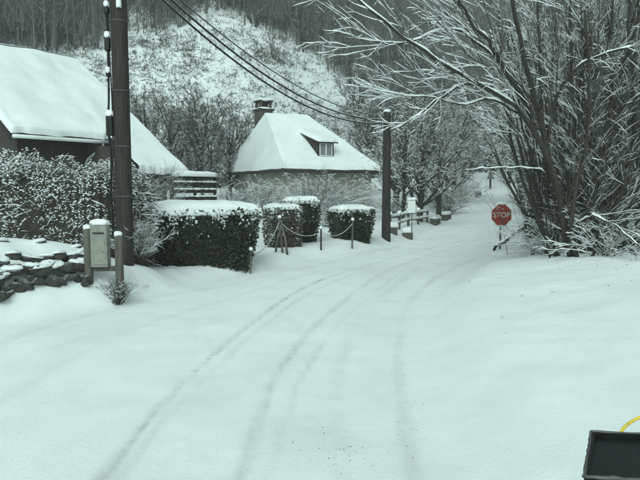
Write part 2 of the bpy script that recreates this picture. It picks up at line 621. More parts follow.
def make_shrub(name, label, loc, rng, nst=26, R=.8, h=1.2, rad=.010, sub=8, sub2=3, snow_amt=.014, group=None, cat='shrub', droop=-.06, splay=(.2, 1.2),
               ell=(1, 1), mat='twig', keep=1.0):
    t = thing(name, label, cat, tuple(loc), group)
    az = rng.uniform(0, 2 * math.pi, nst)
    an = rng.uniform(splay[0], splay[1], nst)
    d = np.stack([np.sin(an) * np.cos(az) * ell[0], np.sin(an) * np.sin(az) * ell[1], np.cos(an)], -1)
    K = 7
    pts = np.zeros((nst, K, 3))
    pts[:, 0, :2] = rng.normal(size=(nst, 2)) * R * .14
    pts[:, 0, 2] = -.06
    L = h * rng.uniform(.75, 1.15, nst) / np.clip(np.cos(an), .55, 1)
    d = unit(d)
    for k in range(1, K):
        d = unit(d + rng.normal(size=d.shape) * .10 + np.array([0, 0, droop]))
        pts[:, k] = pts[:, k - 1] + d * (L / (K - 1))[:, None]
    ra = rad * rng.uniform(.7, 1.2, nst)[:, None] * np.linspace(1, .35, K)[None]
    tw, sn = Bag(), Bag()
    tw.tubes(pts, ra, 4)
    snow_tubes(sn, rng, pts, ra, snow_amt, 4, keep)
    a, ar = grow(rng, pts, ra, sub, .25, 1.0, (h * .22, h * .5), (.3, 1.0), 4, up=.02, wander=.18, rr=.6, rmin=rad * .35)
    tw.tubes(a, ar, 3)
    snow_tubes(sn, rng, a, ar, snow_amt, 3, keep)
    if sub2:
        a, ar = grow(rng, a, ar, sub2, .2, 1.0, (h * .08, h * .22), (.4, 1.1), 3, up=.02, wander=.2, rr=.7, rmin=rad * .3)
        tw.tubes(a, ar, 3)
        snow_tubes(sn, rng, a, ar, snow_amt * .8, 3, keep)
    tw.obj('twigs', M[mat], t)
    sn.obj('twig_snow', M['snow'], t)
    return t


def tufts(bag, rng, c, size, flat=.55):
    """little rounded snow pats centred on points c"""
    n = len(c)
    S = 5
    th = np.arange(S) / S * 2 * math.pi + rng.uniform(0, 6.28, (n, 1))
    sx = size[:, None] * rng.uniform(.6, 1.35, (n, S))
    ring0 = np.stack([np.cos(th) * sx, np.sin(th) * sx, np.full_like(sx, 0) - .15 * sx], -1)
    ring1 = np.stack([np.cos(th) * sx * .75, np.sin(th) * sx * .75, sx * flat * .75], -1)
    top = np.stack([np.zeros(n), np.zeros(n), size * flat], -1)[:, None]
    bot = np.stack([np.zeros(n), np.zeros(n), -size * .25], -1)[:, None]
    V = np.concatenate([ring0, ring1, top, bot], 1) + c[:, None]
    b = (np.arange(n) * (2 * S + 2))[:, None]
    i = np.arange(S)[None]
    j = (i + 1) % S
    q = np.stack([b + i, b + j, b + S + j, b + S + i], -1).reshape(-1, 4)
    t = np.concatenate([np.stack([b + S + i, b + S + j, b + 2 * S + 0 * i], -1).reshape(-1, 3),
                        np.stack([b + j, b + i, b + 2 * S + 1 + 0 * i], -1).reshape(-1, 3)])
    bag.add(V.reshape(-1, 3), q, t)


def leaves(bag, rng, c, size, elong=1.7, out=None):
    n = len(c)
    d = rng.normal(size=(n, 3))
    if out is not None:
        d = d * .8 + out
    d = unit(d)
    s = unit(np.cross(d, rng.normal(size=(n, 3))))
    L = (size * rng.uniform(.6, 1.3, n))[:, None]
    a, b = d * L * elong, s * L * .5
    nn = unit(np.cross(a, b)) * L * .18
    V = np.stack([c, c + a * .5 + b + nn, c + a, c + a * .5 - b + nn], 1).reshape(-1, 3)
    k = np.arange(n)[:, None] * 4
    bag.add(V, None, np.concatenate([k + np.array([[0, 1, 2]]), k + np.array([[0, 2, 3]])]))


def pillow(bag, rng, cx, half, e=.35, nu=44, nv=12, noise=.03, rotz=0.0, seed=0):
    """rounded cushion of snow: superellipsoid top with a flat underside"""
    u = np.arange(nu) / nu * 2 * math.pi
    v = np.linspace(-.35, math.pi / 2, nv)
    U, Vv = np.meshgrid(u, v)

    def spw(a, p):
        return np.sign(a) * np.abs(a) ** p
    x = half[0] * spw(np.cos(Vv), .55) * spw(np.cos(U), e)
    y = half[1] * spw(np.cos(Vv), .55) * spw(np.sin(U), e)
    z = half[2] * spw(np.sin(Vv), .8)
    nz = fbm(x * 4 + seed * 3.1, y * 4 + seed * 1.7, seed + 5)
    n2 = fbm(U * 3.0 + seed, Vv * 1.5 + seed, seed + 9)
    x = x * (1 + .06 * n2)
    y = y * (1 + .08 * n2)
    z = z + noise * nz * np.clip(np.sin(Vv) + .25, 0, 1)
    c, s = math.cos(rotz), math.sin(rotz)
    V = np.stack([cx[0] + c * x - s * y, cx[1] + s * x + c * y, cx[2] + z], -1).reshape(-1, 3)
    i = np.arange(nu)
    q = []
    for k in range(nv - 1):
        q.append(np.stack([k * nu + i, k * nu + (i + 1) % nu, (k + 1) * nu + (i + 1) % nu, (k + 1) * nu + i], -1))
    bag.add(V, np.concatenate(q))
    n0 = bag.n
    bag.add([[cx[0], cx[1], cx[2] + half[2] * -.25]], None, None)
    bag.T.append(np.stack([np.full(nu, n0), n0 - nv * nu + (i + 1) % nu, n0 - nv * nu + i], -1))


# ------------------------------------------------------------------ house with the big roof (left)
def snow_slab(bag, p00, p10, p11, p01, thick, rnd=(1, 1, 1, 1), nu=40, nv=26, edge=.22, seed=0, amp=.04, vert=False):
    """snow lying on a four-cornered roof face; rnd = round off edges (v=0, u=1, v=1, u=0)"""
    p = [np.array(a, float) for a in (p00, p10, p11, p01)]
    # crowd the samples towards the rims
    s = np.linspace(0, 1, nu)
    t = np.linspace(0, 1, nv)
    s = s - .10 * np.sin(2 * math.pi * s) / (2 * math.pi) * 6
    t = t - .10 * np.sin(2 * math.pi * t) / (2 * math.pi) * 6
    S, T = np.meshgrid(s, t)
    S_, T_ = S[..., None], T[..., None]
    base = p[0] * (1 - S_) * (1 - T_) + p[1] * S_ * (1 - T_) + p[2] * S_ * T_ + p[3] * (1 - S_) * T_
    wv = .05 * fbm(S * 9 + seed, T * 0 + seed, seed + 3) * (1 - T) ** 10 * rnd[0]      # ragged eave line
    base = base + unit(p[0] - p[3]) * wv[..., None]
    n = np.cross(p[1] - p[0], p[3] - p[0])
    if np.linalg.norm(n) < 1e-6:
        n = np.cross(p[2] - p[0], p[3] - p[0])
    n = unit(n)
    if n[2] < 0:
        n = -n
    if vert:
        n = np.array([0, 0, 1.0])
    Lu = max(np.linalg.norm(p[1] - p[0]), np.linalg.norm(p[2] - p[3]))
    Lv = np.linalg.norm((p[3] + p[2] - p[0] - p[1]) / 2)
    prof = np.ones_like(S)
    for k, dd in enumerate((T * Lv, (1 - S) * Lu, (1 - T) * Lv, S * Lu)):
        if rnd[k]:
            q = np.clip(dd / edge, 0, 1)
            prof = np.minimum(prof, np.sqrt(np.clip(1 - (1 - q) ** 2, 0, 1)))
    th = prof * (thick + amp * fbm(base[..., 0] * .7 + seed, base[..., 1] * .7, seed))
    top = base + n * (th[..., None] + .004)
    n0 = bag.n
    nV = nu * nv
    i = (np.arange(nv - 1)[:, None] * nu + np.arange(nu - 1)[None]).ravel()
    q = np.stack([i, i + 1, i + nu + 1, i + nu], -1)
    bag.add(top.reshape(-1, 3), q)


VPX = 800.0
r_dir = unit(np.array([(VPX - 320) / F, 1.0, 0]))
out_dir = np.array([r_dir[1], -r_dir[0], 0])
B = P(80, 65, 26.0)
k_ = 0.2675 * 26
D = B + out_dir * k_
D[2] = P(187, 173, D[1])[2]
slope = (D - B)
sn_ = unit(np.cross(r_dir, -slope))
if sn_[2] < 0:
    sn_ = -sn_


def on_slope(u, v):
    a = P(u, v, 1.0) - np.array([0, 0, CAM_H])
    o = np.array([0, 0, CAM_H])
    t = np.dot(B - o, sn_) / np.dot(a, sn_)
    return o + a * t


def sl_frac(p):
    return float(np.dot(p - B, unit(slope)) / np.linalg.norm(slope))


C1 = on_slope(106, 138)
fC = sl_frac(C1)
aC = float(np.dot(C1 - B, r_dir))          # along the ridge (negative = nearer)
C0 = on_slope(17, 139)
aC0 = float(np.dot(C0 - B, r_dir))


def RP(a, f):
    return B + r_dir * a + slope * f


a_far, a_step, a_near = 0.0, aC, aC0
h1base = Hs(B[0], B[1] - 3)
h1 = thing('house', 'house with wide snow-covered gable roof behind the long snowy hedge', 'house', (B[0], B[1], h1base))
inv1 = -np.array([B[0], B[1], h1base])


def house_obj(bag, name, mat, parent, origin, smooth=False):
    bag.V = [v + origin for v in bag.V]
    return bag.obj(name, mat, parent, smooth)


back = np.array([-slope[0], -slope[1], slope[2]])    # far slope


def RB(a, f):
    return B + r_dir * a + back * f


def plate(bag, a, b, c, d, th):
    """roof deck: slab of thickness th hung below the four corners"""
    p = np.array([a, b, c, d], float)
    n = unit(np.cross(p[1] - p[0], p[3] - p[0]))
    if n[2] < 0:
        n = -n
    V = np.vstack([p, p - n * th])
    bag.add(V, [[0, 1, 2, 3], [7, 6, 5, 4], [0, 4, 5, 1], [1, 5, 6, 2], [2, 6, 7, 3], [3, 7, 4, 0]])


bg_ = Bag()
plate(bg_, RP(a_near, fC), RP(a_step, fC), RP(a_step, 0), RP(a_near, 0), .14)
plate(bg_, RP(a_step + .002, 1), RP(a_far, 1), RP(a_far, 0), RP(a_step + .002, 0), .14)
plate(bg_, RB(a_near, .95), RB(a_far, .95), RB(a_far, 0.0), RB(a_near, 0.0), .14)
roof1 = house_obj(bg_, 'roof', M['tile'], h1, inv1)
bs = Bag()
snow_slab(bs, RP(a_near - .05, fC + .012), RP(a_step + .05, fC + .012), RP(a_step + .05, -.02), RP(a_near - .05, -.02), .18, (1, 0, 0, 1), 40, 30, .16, 1, .07)
snow_slab(bs, RP(a_step - .03, 1.012), RP(a_far + .05, 1.012), RP(a_far + .05, -.02), RP(a_step - .03, -.02), .183, (1, 1, 0, 0), 40, 40, .16, 1, .07)
snow_slab(bs, RB(a_near - .05, .97), RB(a_far + .05, .97), RB(a_far + .05, -.02), RB(a_near - .05, -.02), .26, (1, 1, 0, 1), 30, 20, .3, 1)
house_obj(bs, 'roof_snow', M['snow'], roof1, inv1, True)
# walls: gable prism set in from the eaves
wf, wf2 = fC - .10, .90
bw = Bag()


def gable_prism(bag, a0, a1, fr, fb, drop):
    e0, e1 = RP(a0, fr), RP(a1, fr)
    g0, g1 = RB(a0, fb), RB(a1, fb)
    r0, r1 = RP(a0, 0), RP(a1, 0)
    z0 = h1base - .3
    V = []
    for e, g, r in ((e0, g0, r0), (e1, g1, r1)):
        for q in (e, g):
            V.append([q[0], q[1], z0])
        V += [e - [0, 0, drop], r - [0, 0, drop], g - [0, 0, drop]]
    V = np.array(V)
    bag.add(V, [[0, 5, 7, 2], [2, 7, 8, 3], [3, 8, 9, 4], [4, 9, 6, 1]], [[0, 2, 4], [0, 4, 1], [2, 3, 4], [5, 9, 7], [5, 6, 9], [7, 9, 8]])


gable_prism(bw, a_near + .5, a_step - .35, wf, .85, .18)
house_obj(bw, 'wall', M['brownwall'], h1, inv1)
bw = Bag()
gable_prism(bw, a_step - .34, a_far - .4, wf2, .85, .18)
house_obj(bw, 'wall', M['brownwall'], h1, inv1)
# gutter, bargeboard, downpipe
bz = Bag()
g0, g1 = RP(a_near, fC + .012) + [0, 0, -.10], RP(a_step + .05, fC + .012) + [0, 0, -.10]
bz.tubes(np.linspace(g0, g1, 5)[None] + out_dir * .05, np.full((1, 5), .06), 8, cap=True)
gut = house_obj(bz, 'gutter', M['white'], h1, inv1, True)
bz = Bag()
e = g1 - r_dir * .25
wallp = RP(a_step - .40, wf)
wallp[2] = e[2] - .55
pp = smooth_path([e + out_dir * .05, e + [0, 0, -.18], e - out_dir * .25 - r_dir * .1 + [0, 0, -.36], wallp + out_dir * .08 + [0, 0, -.1], wallp + out_dir * .08 + [0, 0, -.5],
                  np.array([*(wallp + out_dir * .08)[:2], h1base])], 24)
bz.tubes(pp[None], np.full((1, 24), .045), 8, cap=True)
house_obj(bz, 'downpipe', M['zinc'], h1, inv1, True)
for rr_ in (RP, RB):
    bz = Bag()
    f1 = fC if rr_ is RP else .95
    p0, p1 = rr_(a_near - .02, 0), rr_(a_near - .02, f1)
    V = np.array([p0, p1, p1 - [0, 0, .26], p0 - [0, 0, .26]])
    V2 = V - r_dir * .035
    bz.add(np.vstack([V, V2]), [[0, 1, 2, 3], [7, 6, 5, 4], [0, 4, 5, 1], [1, 5, 6, 2], [2, 6, 7, 3], [3, 7, 4, 0]])
    house_obj(bz, 'bargeboard', M['slat'], h1, inv1)

# ------------------------------------------------------------------ hipped house with dormer (middle)
th2 = math.radians(30)
e1, e2 = np.array([math.cos(th2), math.sin(th2), 0]), np.array([-math.sin(th2), math.cos(th2), 0])
Nn = P(284, 168.5, 34.0)
EZ, RZ = Nn[2], P(286, 116, 38.5)[2]
L2, W2 = 6.75, 9.0
h2z = Hs(Nn[0], Nn[1] + 3) - .1


def HP(a, b, z):
    q = Nn + e1 * a + e2 * b
    return np.array([q[0], q[1], z])


def h2solve(u, b):
    k = (u - 320) / F
    q = Nn + e2 * b
    return (k * q[1] - q[0]) / (e1[0] - k * e1[1])


ra0, ra1 = h2solve(266, W2 / 2), h2solve(307, W2 / 2)
h2 = thing('house', 'small house with snowy hipped roof, dormer and chimney stack', 'house', (Nn[0], Nn[1], h2z))
inv2 = -np.array([Nn[0], Nn[1], h2z])
c00, c10, c11, c01 = HP(0, 0, EZ), HP(L2, 0, EZ), HP(L2, W2, EZ), HP(0, W2, EZ)
rA, rB = HP(ra0, W2 / 2, RZ), HP(ra1, W2 / 2, RZ)
bw = Bag()
q = .45
zt = EZ + .15
V = [HP(q, q, h2z - .3), HP(L2 - q, q, h2z - .3), HP(L2 - q, W2 - q, h2z - .3), HP(q, W2 - q, h2z - .3), HP(q, q, zt), HP(L2 - q, q, zt), HP(L2 - q, W2 - q, zt), HP(q, W2 - q, zt)]
bw.add(V, [[0, 1, 5, 4], [1, 2, 6, 5], [2, 3, 7, 6], [3, 0, 4, 7]])
house_obj(bw, 'wall', M['render'], h2, inv2)
bw = Bag()
dn = np.array([0, 0, .16])
V = [c00, c10, c11, c01, rA, rB, c00 - dn, c10 - dn, c11 - dn, c01 - dn]
bw.add(V, [[0, 1, 5, 4], [2, 3, 4, 5], [0, 6, 7, 1], [1, 7, 8, 2], [2, 8, 9, 3], [3, 9, 6, 0], [6, 9, 8, 7]], [[3, 0, 4], [1, 2, 5]])
roof2 = house_obj(bw, 'roof', M['tile'], h2, inv2)
bs = Bag()
up_ = np.array([0, 0, .0])
snow_slab(bs, c00, c10, rB, rA, .22, (1, 0, 0, 0), 40, 30, .3, 2, .06, True)
snow_slab(bs, c01, c00, rA, rA + e1 * .001, .22, (1, 0, 0, 0), 40, 30, .3, 2, .06, True)
snow_slab(bs, c11, c01, rA, rB, .22, (1, 0, 0, 0), 40, 30, .3, 2, .06, True)
snow_slab(bs, c10, c11, rB, rB - e1 * .001, .22, (1, 0, 0, 0), 40, 30, .3, 2, .06, True)
house_obj(bs, 'roof_snow', M['snow'], roof2, inv2, True)
# dormer: shed roof with a left cheek, window at the front
fn = unit(np.cross(e1, rA - c00))
if fn[2] < 0:
    fn = -fn


def roof_pt(a, b):
    z = EZ + (RZ - EZ) * b / (W2 / 2)
    return HP(a, b, z)


# front plane position: choose b so that the sill lies at v = 157
bd = 0.72
ad0, ad1 = h2solve(318, bd), h2solve(333.5, bd)
zs, ztop = roof_pt(0, bd)[2] + .12, P(325, 141, HP((ad0 + ad1) / 2, bd, 0)[1])[2]
slp = (RZ - EZ) / (W2 / 2)
bb = 3.2                                                  # where the dormer roof meets the main roof
pitchd = slp - (ztop - (EZ + slp * bd)) / (bb - bd)
zb_ = EZ + slp * bb
bw = Bag()
V = [HP(ad0, bd, zs - .4), HP(ad1, bd, zs - .4), HP(ad0, bd, ztop), HP(ad1, bd, ztop), HP(ad0, bb, zb_), HP(ad1, bb, zb_), HP(ad0, bb, zb_ - .5), HP(ad1, bb, zb_ - .5)]
bw.add(V, [[0, 1, 3, 2], [2, 3, 5, 4]], [[0, 2, 4], [0, 4, 6], [1, 5, 3], [1, 7, 5]])
dorm = house_obj(bw, 'dormer', M['slat'], h2, inv2)
bs = Bag()
ov = .22
zo = ztop - pitchd * ov
snow_slab(bs, HP(ad0 - .12, bd - ov, zo), HP(ad1 + .2, bd - ov, zo), HP(ad1 + .2, bb + .3, zb_ + .3 * pitchd), HP(ad0 - .12, bb + .3, zb_ + .3 * pitchd), .20, (1, 1, 0, 1), 24, 20, .2, 4, .02)
house_obj(bs, 'dormer_snow', M['snow'], dorm, inv2, True)
bw = Bag()
plate(bw, HP(ad0 - .12, bd - ov, zo), HP(ad1 + .2, bd - ov, zo), HP(ad1 + .2, bb + .3, zb_ + .3 * pitchd), HP(ad0 - .12, bb + .3, zb_ + .3 * pitchd), .07)
house_obj(bw, 'dormer_roof', M['slat'], dorm, inv2)
aw0, aw1, zw0, zw1 = ad0 + .10, ad1 - .12, zs + .14, ztop - .14
wn = Bag()
fr = .045
R2 = np.stack([e1, e2, np.array([0, 0, 1])], 1)


def h2box(bag, a0, a1, b0, b1, z0, z1):
    c = (HP(a0, b0, z0) + HP(a1, b1, z1)) / 2
    bag.box(c, (a1 - a0, b1 - b0, z1 - z0), R2)


am = (aw0 + aw1) / 2
h2box(wn, aw0, aw0 + fr, bd - .06, bd - .003, zw0, zw1)
h2box(wn, aw1 - fr, aw1, bd - .06, bd - .003, zw0, zw1)
h2box(wn, am - fr * .7, am + fr * .7, bd - .058, bd - .003, zw0 + fr, zw1 - fr)
h2box(wn, aw0 + fr, aw1 - fr, bd - .06, bd - .003, zw1 - fr, zw1)
h2box(wn, aw0 + fr, aw1 - fr, bd - .06, bd - .003, zw0, zw0 + fr)
win = house_obj(wn, 'window', M['white'], h2, inv2)
for x0, x1 in ((aw0 + fr, am - fr * .7), (am + fr * .7, aw1 - fr)):
    pn = Bag()
    h2box(pn, x0, x1, bd - .03, bd - .02, zw0 + fr, zw1 - fr)
    house_obj(pn, 'pane', M['glass'], win, inv2)
# chimney
cc = P(263.5, 110, 40.2)
ch = Bag()
ch.box((cc[0], cc[1], RZ - .35), (.92, .92, 1.75), R2)
chim = house_obj(ch, 'chimney', M['brick'], h2, inv2)
z1 = RZ - .35 + .875
ch = Bag()
ch.box((cc[0], cc[1], z1 + .06), (1.06, 1.06, .12), R2)
house_obj(ch, 'ledge', M['stone'], chim, inv2)
for sx in (-1, 1):
    for sy in (-1, 1):
        ch = Bag()
        q_ = cc + e1 * .33 * sx + e2 * .33 * sy
        ch.box((q_[0], q_[1], z1 + .12 + .22), (.16, .16, .44), R2)
        house_obj(ch, 'chimney_pier', M['brick'], chim, inv2)
ch = Bag()
ch.box((cc[0], cc[1], z1 + .12 + .2), (.46, .46, .40), R2)
house_obj(ch, 'flue', M['slat'], chim, inv2)
ch = Bag()
ch.box((cc[0], cc[1], z1 + .56 + .05), (1.0, 1.0, .10), R2)
house_obj(ch, 'cap_slab', M['stone'], chim, inv2)
bs = Bag()
pillow(bs, RNG, (cc[0], cc[1], z1 + .66), (.48, .48, .17), rotz=th2, seed=3)
pillow(bs, RNG, (cc[0], cc[1], z1 + .12), (.52, .52, .10), rotz=th2, seed=5)
house_obj(bs, 'chimney_snow', M['snow'], chim, inv2, True)
bz = Bag()
bz.tubes(np.linspace(c00 - dn * .8, c10 - dn * .8, 4)[None], np.full((1, 4), .06), 8, cap=True)
bz.tubes(np.linspace(c01 - dn * .8, c00 - dn * .8, 4)[None], np.full((1, 4), .06), 8, cap=True)
house_obj(bz, 'gutter', M['slat'], h2, inv2, True)


# ------------------------------------------------------------------ utility poles and cables
def pole(label, base, height, r0, r1):
    t = thing('utility_pole', label, 'utility pole', tuple(base))
    b = Bag()
    K = 14
    p = np.zeros((1, K, 3))
    p[0, :, 2] = np.linspace(-.4, height, K)
    b.tubes(p, np.linspace(r0, r1, K)[None], 14, cap=True)
    b.obj('shaft', M['pole'], t)
    return t


p1 = PG(125, 12.2)
pole1 = pole('thick dark wooden pole with cable boxes, beside the grey letterbox', p1, 6.6, .172, .156)
# conduit run on the left side of the pole
b = Bag()
lx = -.170 - .03
b.tubes(smooth_path([(lx - .02, -.05, .5), (lx - .03, -.06, 1.5), (lx - .01, -.06, 2.2), (lx - .06, -.07, 2.75), (lx - .03, -.05, 3.3), (lx - .02, -.05, 4.4), (lx - .03, -.05, 5.4), (lx, -.05, 6.5)], 40)[None], np.full((1, 40), .022), 6, cap=True)
b.obj('conduit', M['black'], pole1)
b = Bag()
b.tubes(smooth_path([(lx + .03, -.10, .3), (lx + .035, -.10, 2.0), (lx + .05, -.10, 3.2), (lx + .02, -.09, 4.5), (lx + .05, -.09, 6.5)], 30)[None], np.full((1, 30), .014), 6, cap=True)
b.obj('conduit', M['cable'], pole1)
for (zz, w, hgt) in ((2.77, .13, .42), (4.36, .10, .28), (3.77, .08, .10), (5.01, .09, .16)):
    b = Bag()
    b.box((lx - .01, -.09, zz), (w, .12, hgt))
    o = bevel_obj(b.obj('junction_box', M['black'], pole1, False), .015)
    s = Bag()
    pillow(s, RNG, (lx - .01, -.09, zz + hgt / 2), (w * .6, .07, .09), e=.8, nu=16, nv=7, noise=.01, seed=int(zz * 10))
    s.obj('box_snow', M['snow'], o)
for zz in (1.35, 2.35, 3.45, 4.8):
    b = Bag()
    tt = np.linspace(0, 2 * math.pi, 21)
    rr_ = .173 - .0025 * zz + .004
    b.tubes(np.stack([rr_ * np.cos(tt), rr_ * np.sin(tt), np.full(21, zz)], -1)[None], np.full((1, 21), .008), 5)
    b.obj('steel_band', M['steel'], pole1)
s = Bag()
pillow(s, RNG, (.05, -.15, 5.09), (.05, .05, .16), e=.9, nu=14, nv=8, noise=.02, seed=2)
s.obj('clinging_snow', M['snow'], pole1)

p2 = PG(386, 23.0)
pole2h = P(387, 112, 23.0)[2] - p2[2]
pole2 = pole('plain dark wooden pole beside the narrow clipped hedge at the bend', p2, pole2h, .175, .14)
s = Bag()
pillow(s, RNG, (0, 0, pole2h), (.14, .14, .10), e=1, nu=16, nv=7, noise=.01, seed=6)
s.obj('top_snow', M['snow'], pole2)

cab_a = np.array([p1[0] + .1, p1[1], p1[2] + 6.3])
for k, (za, zb2, sag, lab) in enumerate(((0.0, -.18, .95, 'lower overhead cable strung between the two wooden poles'),
                                         (.14, -.06, .88, 'middle overhead cable with clamp strung between the two wooden poles'),
                                         (.26, .06, .76, 'topmost overhead cable strung between the two wooden poles'))):
    a = cab_a + [0, 0, za - .33]
    bq = np.array([p2[0] - .05, p2[1], p2[2] + pole2h - .15 + zb2 - .05])
    tt = np.linspace(0, 1, 40)[:, None]
    pts = a * (1 - tt) + bq * tt
    pts[:, 2] -= 4 * sag * (tt * (1 - tt))[:, 0]
    b = Bag()
    b.tubes(pts[None], np.full((1, 40), (.026 if k < 2 else .016)), 6, cap=True)
    o = tag(b.obj('overhead_cable', M['cable'], None), lab, 'cable', 'overhead cables')
    if k < 2:
        b = Bag()
        cpt = pts[1:4]
        cpt = np.linspace(pts[1] * .55 + pts[2] * .45, pts[3], 4)
        b.tubes(cpt[None], np.array([[.032, .045, .045, .030]]), 8, cap=True)
        b.obj('tension_clamp', M['black'], o)

# ------------------------------------------------------------------ letterbox on posts
lb = PG(96, 10.9)
t = thing('letterbox', 'pale grey letterbox with snow cap between wooden posts', 'letterbox', tuple(lb))
sc_ = 10.9 / F
b = Bag()
b.box((0.08, 0, .28 + .42 + .10), (.30, .20, .80))
bxo = bevel_obj(b.obj('box_body', M['boxgrey'], t, False), .012)
b = Bag()
b.box((0.08, -.106, 1.02), (.20, .012, .03))
b.obj('slot', M['slat'], bxo, False)
b = Bag()
b.box((0.08, -.105, .66), (.24, .010, .42))
bevel_obj(b.obj('door', M['boxgrey'], bxo, False), .004)
b = Bag()
b.tubes(np.array([[[.16, -.12, .68], [.16, -.105, .68]]]), np.full((1, 2), .012), 8, cap=True)
b.obj('lock', M['steel'], bxo)
s = Bag()
pillow(s, RNG, (.08, 0, 1.20), (.165, .115, .075), e=.6, nu=24, nv=8, noise=.015, seed=8)
s.obj('box_snow', M['snow'], bxo)
for (xx, yy, hh, w, tz) in ((-.17, .02, 1.10, .17, 0.02), (.40, .05, .98, .15, -.01)):
    b = Bag()
    K = 8
    p = np.zeros((1, K, 3))
    p[0, :, 0] = xx + tz * np.linspace(0, 1, K)
    p[0, :, 1] = yy
    p[0, :, 2] = np.linspace(-.3, hh, K)
    b.tubes(p, np.full((1, K), w / 2) * (1 + .06 * RNG.normal(size=(1, K))), 9, cap=True)
    po = b.obj('post', M['post'], t)
    s = Bag()
    pillow(s, RNG, (xx + tz, yy, hh), (w * .5, w * .5, .075), e=1, nu=16, nv=7, noise=.01, seed=9)
    s.obj('post_snow', M['snow'], po)
b = Bag()
b.box((.10, .06, .36), (.62, .05, .10))
b.obj('cross_rail', M['post'], t, False)


# ------------------------------------------------------------------ clipped hedges
def clipped_hedge(label, pa, pb, depth, height, rng, leaf='leaf', cap=.16, n=5200, taper=.78, fringe=500, topj=.0, group='clipped hedges along the lane', dusting=0):
    """hedge from pa to pb (front base line), narrowing to the foot"""
    pa, pb = np.array(pa, float), np.array(pb, float)
    d = unit((pb - pa) * [1, 1, 0])
    nrm = np.array([-d[1], d[0], 0])
    L = np.linalg.norm((pb - pa)[:2])
    ctr = (pa + pb) / 2 + nrm * depth / 2
    z0 = min(pa[2], pb[2])
    rot = math.atan2(d[1], d[0])
    t = thing('hedge', label, 'hedge', (ctr[0], ctr[1], z0), group, rot)
    hl, hd = L / 2, depth / 2

    def section(v):     # half width factor with height 0..1
        return taper + (1 - taper) * np.sin(np.clip(v * 1.15, 0, 1) * math.pi / 2)
    # solid core added inside the leaves to block light
    nu, nv = 40, 12
    U, Vv = np.meshgrid(np.arange(nu) / nu * 2 * math.pi, np.linspace(0.03, 1, nv))
    sg = lambda a, p: np.sign(a) * np.abs(a) ** p
    f = section(Vv) * (1 + .05 * fbm(U * 2, Vv * 4, 3)) * .93
    x, y = hl * f * sg(np.cos(U), .4), hd * f * sg(np.sin(U), .4)
    z = height * (Vv * .97)
    b = Bag()
    i = np.arange(nu)
    b.add(np.stack([x, y, z], -1).reshape(-1, 3), np.concatenate([np.stack([k * nu + i, k * nu + (i + 1) % nu, (k + 1) * nu + (i + 1) % nu, (k + 1) * nu + i], -1) for k in range(nv - 1)]))
    n0 = b.n
    b.add([[0, 0, height * .97]])
    b.T.append(np.stack([np.full(nu, n0), (nv - 1) * nu + i, (nv - 1) * nu + (i + 1) % nu], -1))
    core = b.obj('foliage_light_block', M[leaf], t)
    # leaves on the surface
    u = rng.uniform(0, 2 * math.pi, n)
    v = rng.uniform(0.03, 1, n)
    f = section(v) * rng.normal(1.0, .045, n)
    c = np.stack([hl * f * sg(np.cos(u), .4), hd * f * sg(np.sin(u), .4), height * v], -1)
    # spread evenly along the long side as well
    m = rng.random(n) < .6
    c[m, 0] = rng.uniform(-1, 1, m.sum()) * hl * .97 * section(v[m])
    c[m, 1] = np.sign(c[m, 1]) * hd * section(v[m]) * rng.normal(1.0, .06, m.sum())
    out = unit(c * [1 / hl, 1 / hd, 0]) * .8
    b = Bag()
    leaves(b, rng, c, np.full(n, .045), 1.8, out)
    b.obj('leaves', M[leaf], t)
    # stems at the foot
    b = Bag()
    ns = 9
    px = np.zeros((ns, 3, 3))
    px[:, :, 0] = np.linspace(-.8, .8, ns)[:, None] * hl * taper
    px[:, :, 1] = rng.uniform(-.4, .4, (ns, 1)) * hd
    px[:, :, 2] = np.array([-.25, .05, .3])
    b.tubes(px, np.full((ns, 3), .018), 5)
    b.obj('stems', M['twig'], t)['kind'] = 'stuff'
    # snow: cap + fringe of pats hanging on the leaves under it
    b = Bag()
    pillow(b, rng, (0, 0, height - .03), (hl * 1.04, hd * 1.06, cap), e=.35, nu=90, nv=14, noise=.035, seed=int(L * 100) % 50 + 1)
    b.obj('cap_snow', M['snow'], t)
    b = Bag()
    v = 1 - np.abs(rng.exponential(.065, fringe))
    ok = v > .05
    m = ok
    u = rng.uniform(0, 2 * math.pi, fringe)
    c = np.stack([hl * section(v) * sg(np.cos(u), .4), hd * section(v) * sg(np.sin(u), .4), height * v], -1)
    half = rng.random(fringe) < .6
    c[half, 0] = rng.uniform(-1, 1, half.sum()) * hl
    c[half, 1] = -hd * section(v[half])
    c[:, :2] *= 1.03
    clump = fbm(c[:, 0] * 5, c[:, 2] * 2 + 7, 3) > -.15
    c = c[ok & clump]
    tufts(b, rng, c, rng.uniform(.012, .040, len(c)), 1.3)
    if dusting:
        u = rng.uniform(0, 2 * math.pi, dusting)
        v = rng.uniform(.1, 1, dusting)
        c = np.stack([hl * section(v) * sg(np.cos(u), .4), hd * section(v) * sg(np.sin(u), .4), height * v], -1) * [1.02, 1.04, 1]
        tufts(b, rng, c, rng.uniform(.012, .035, dusting), .7)
    b.obj('fringe_snow', M['snow'], t)['kind'] = 'stuff'
    return t


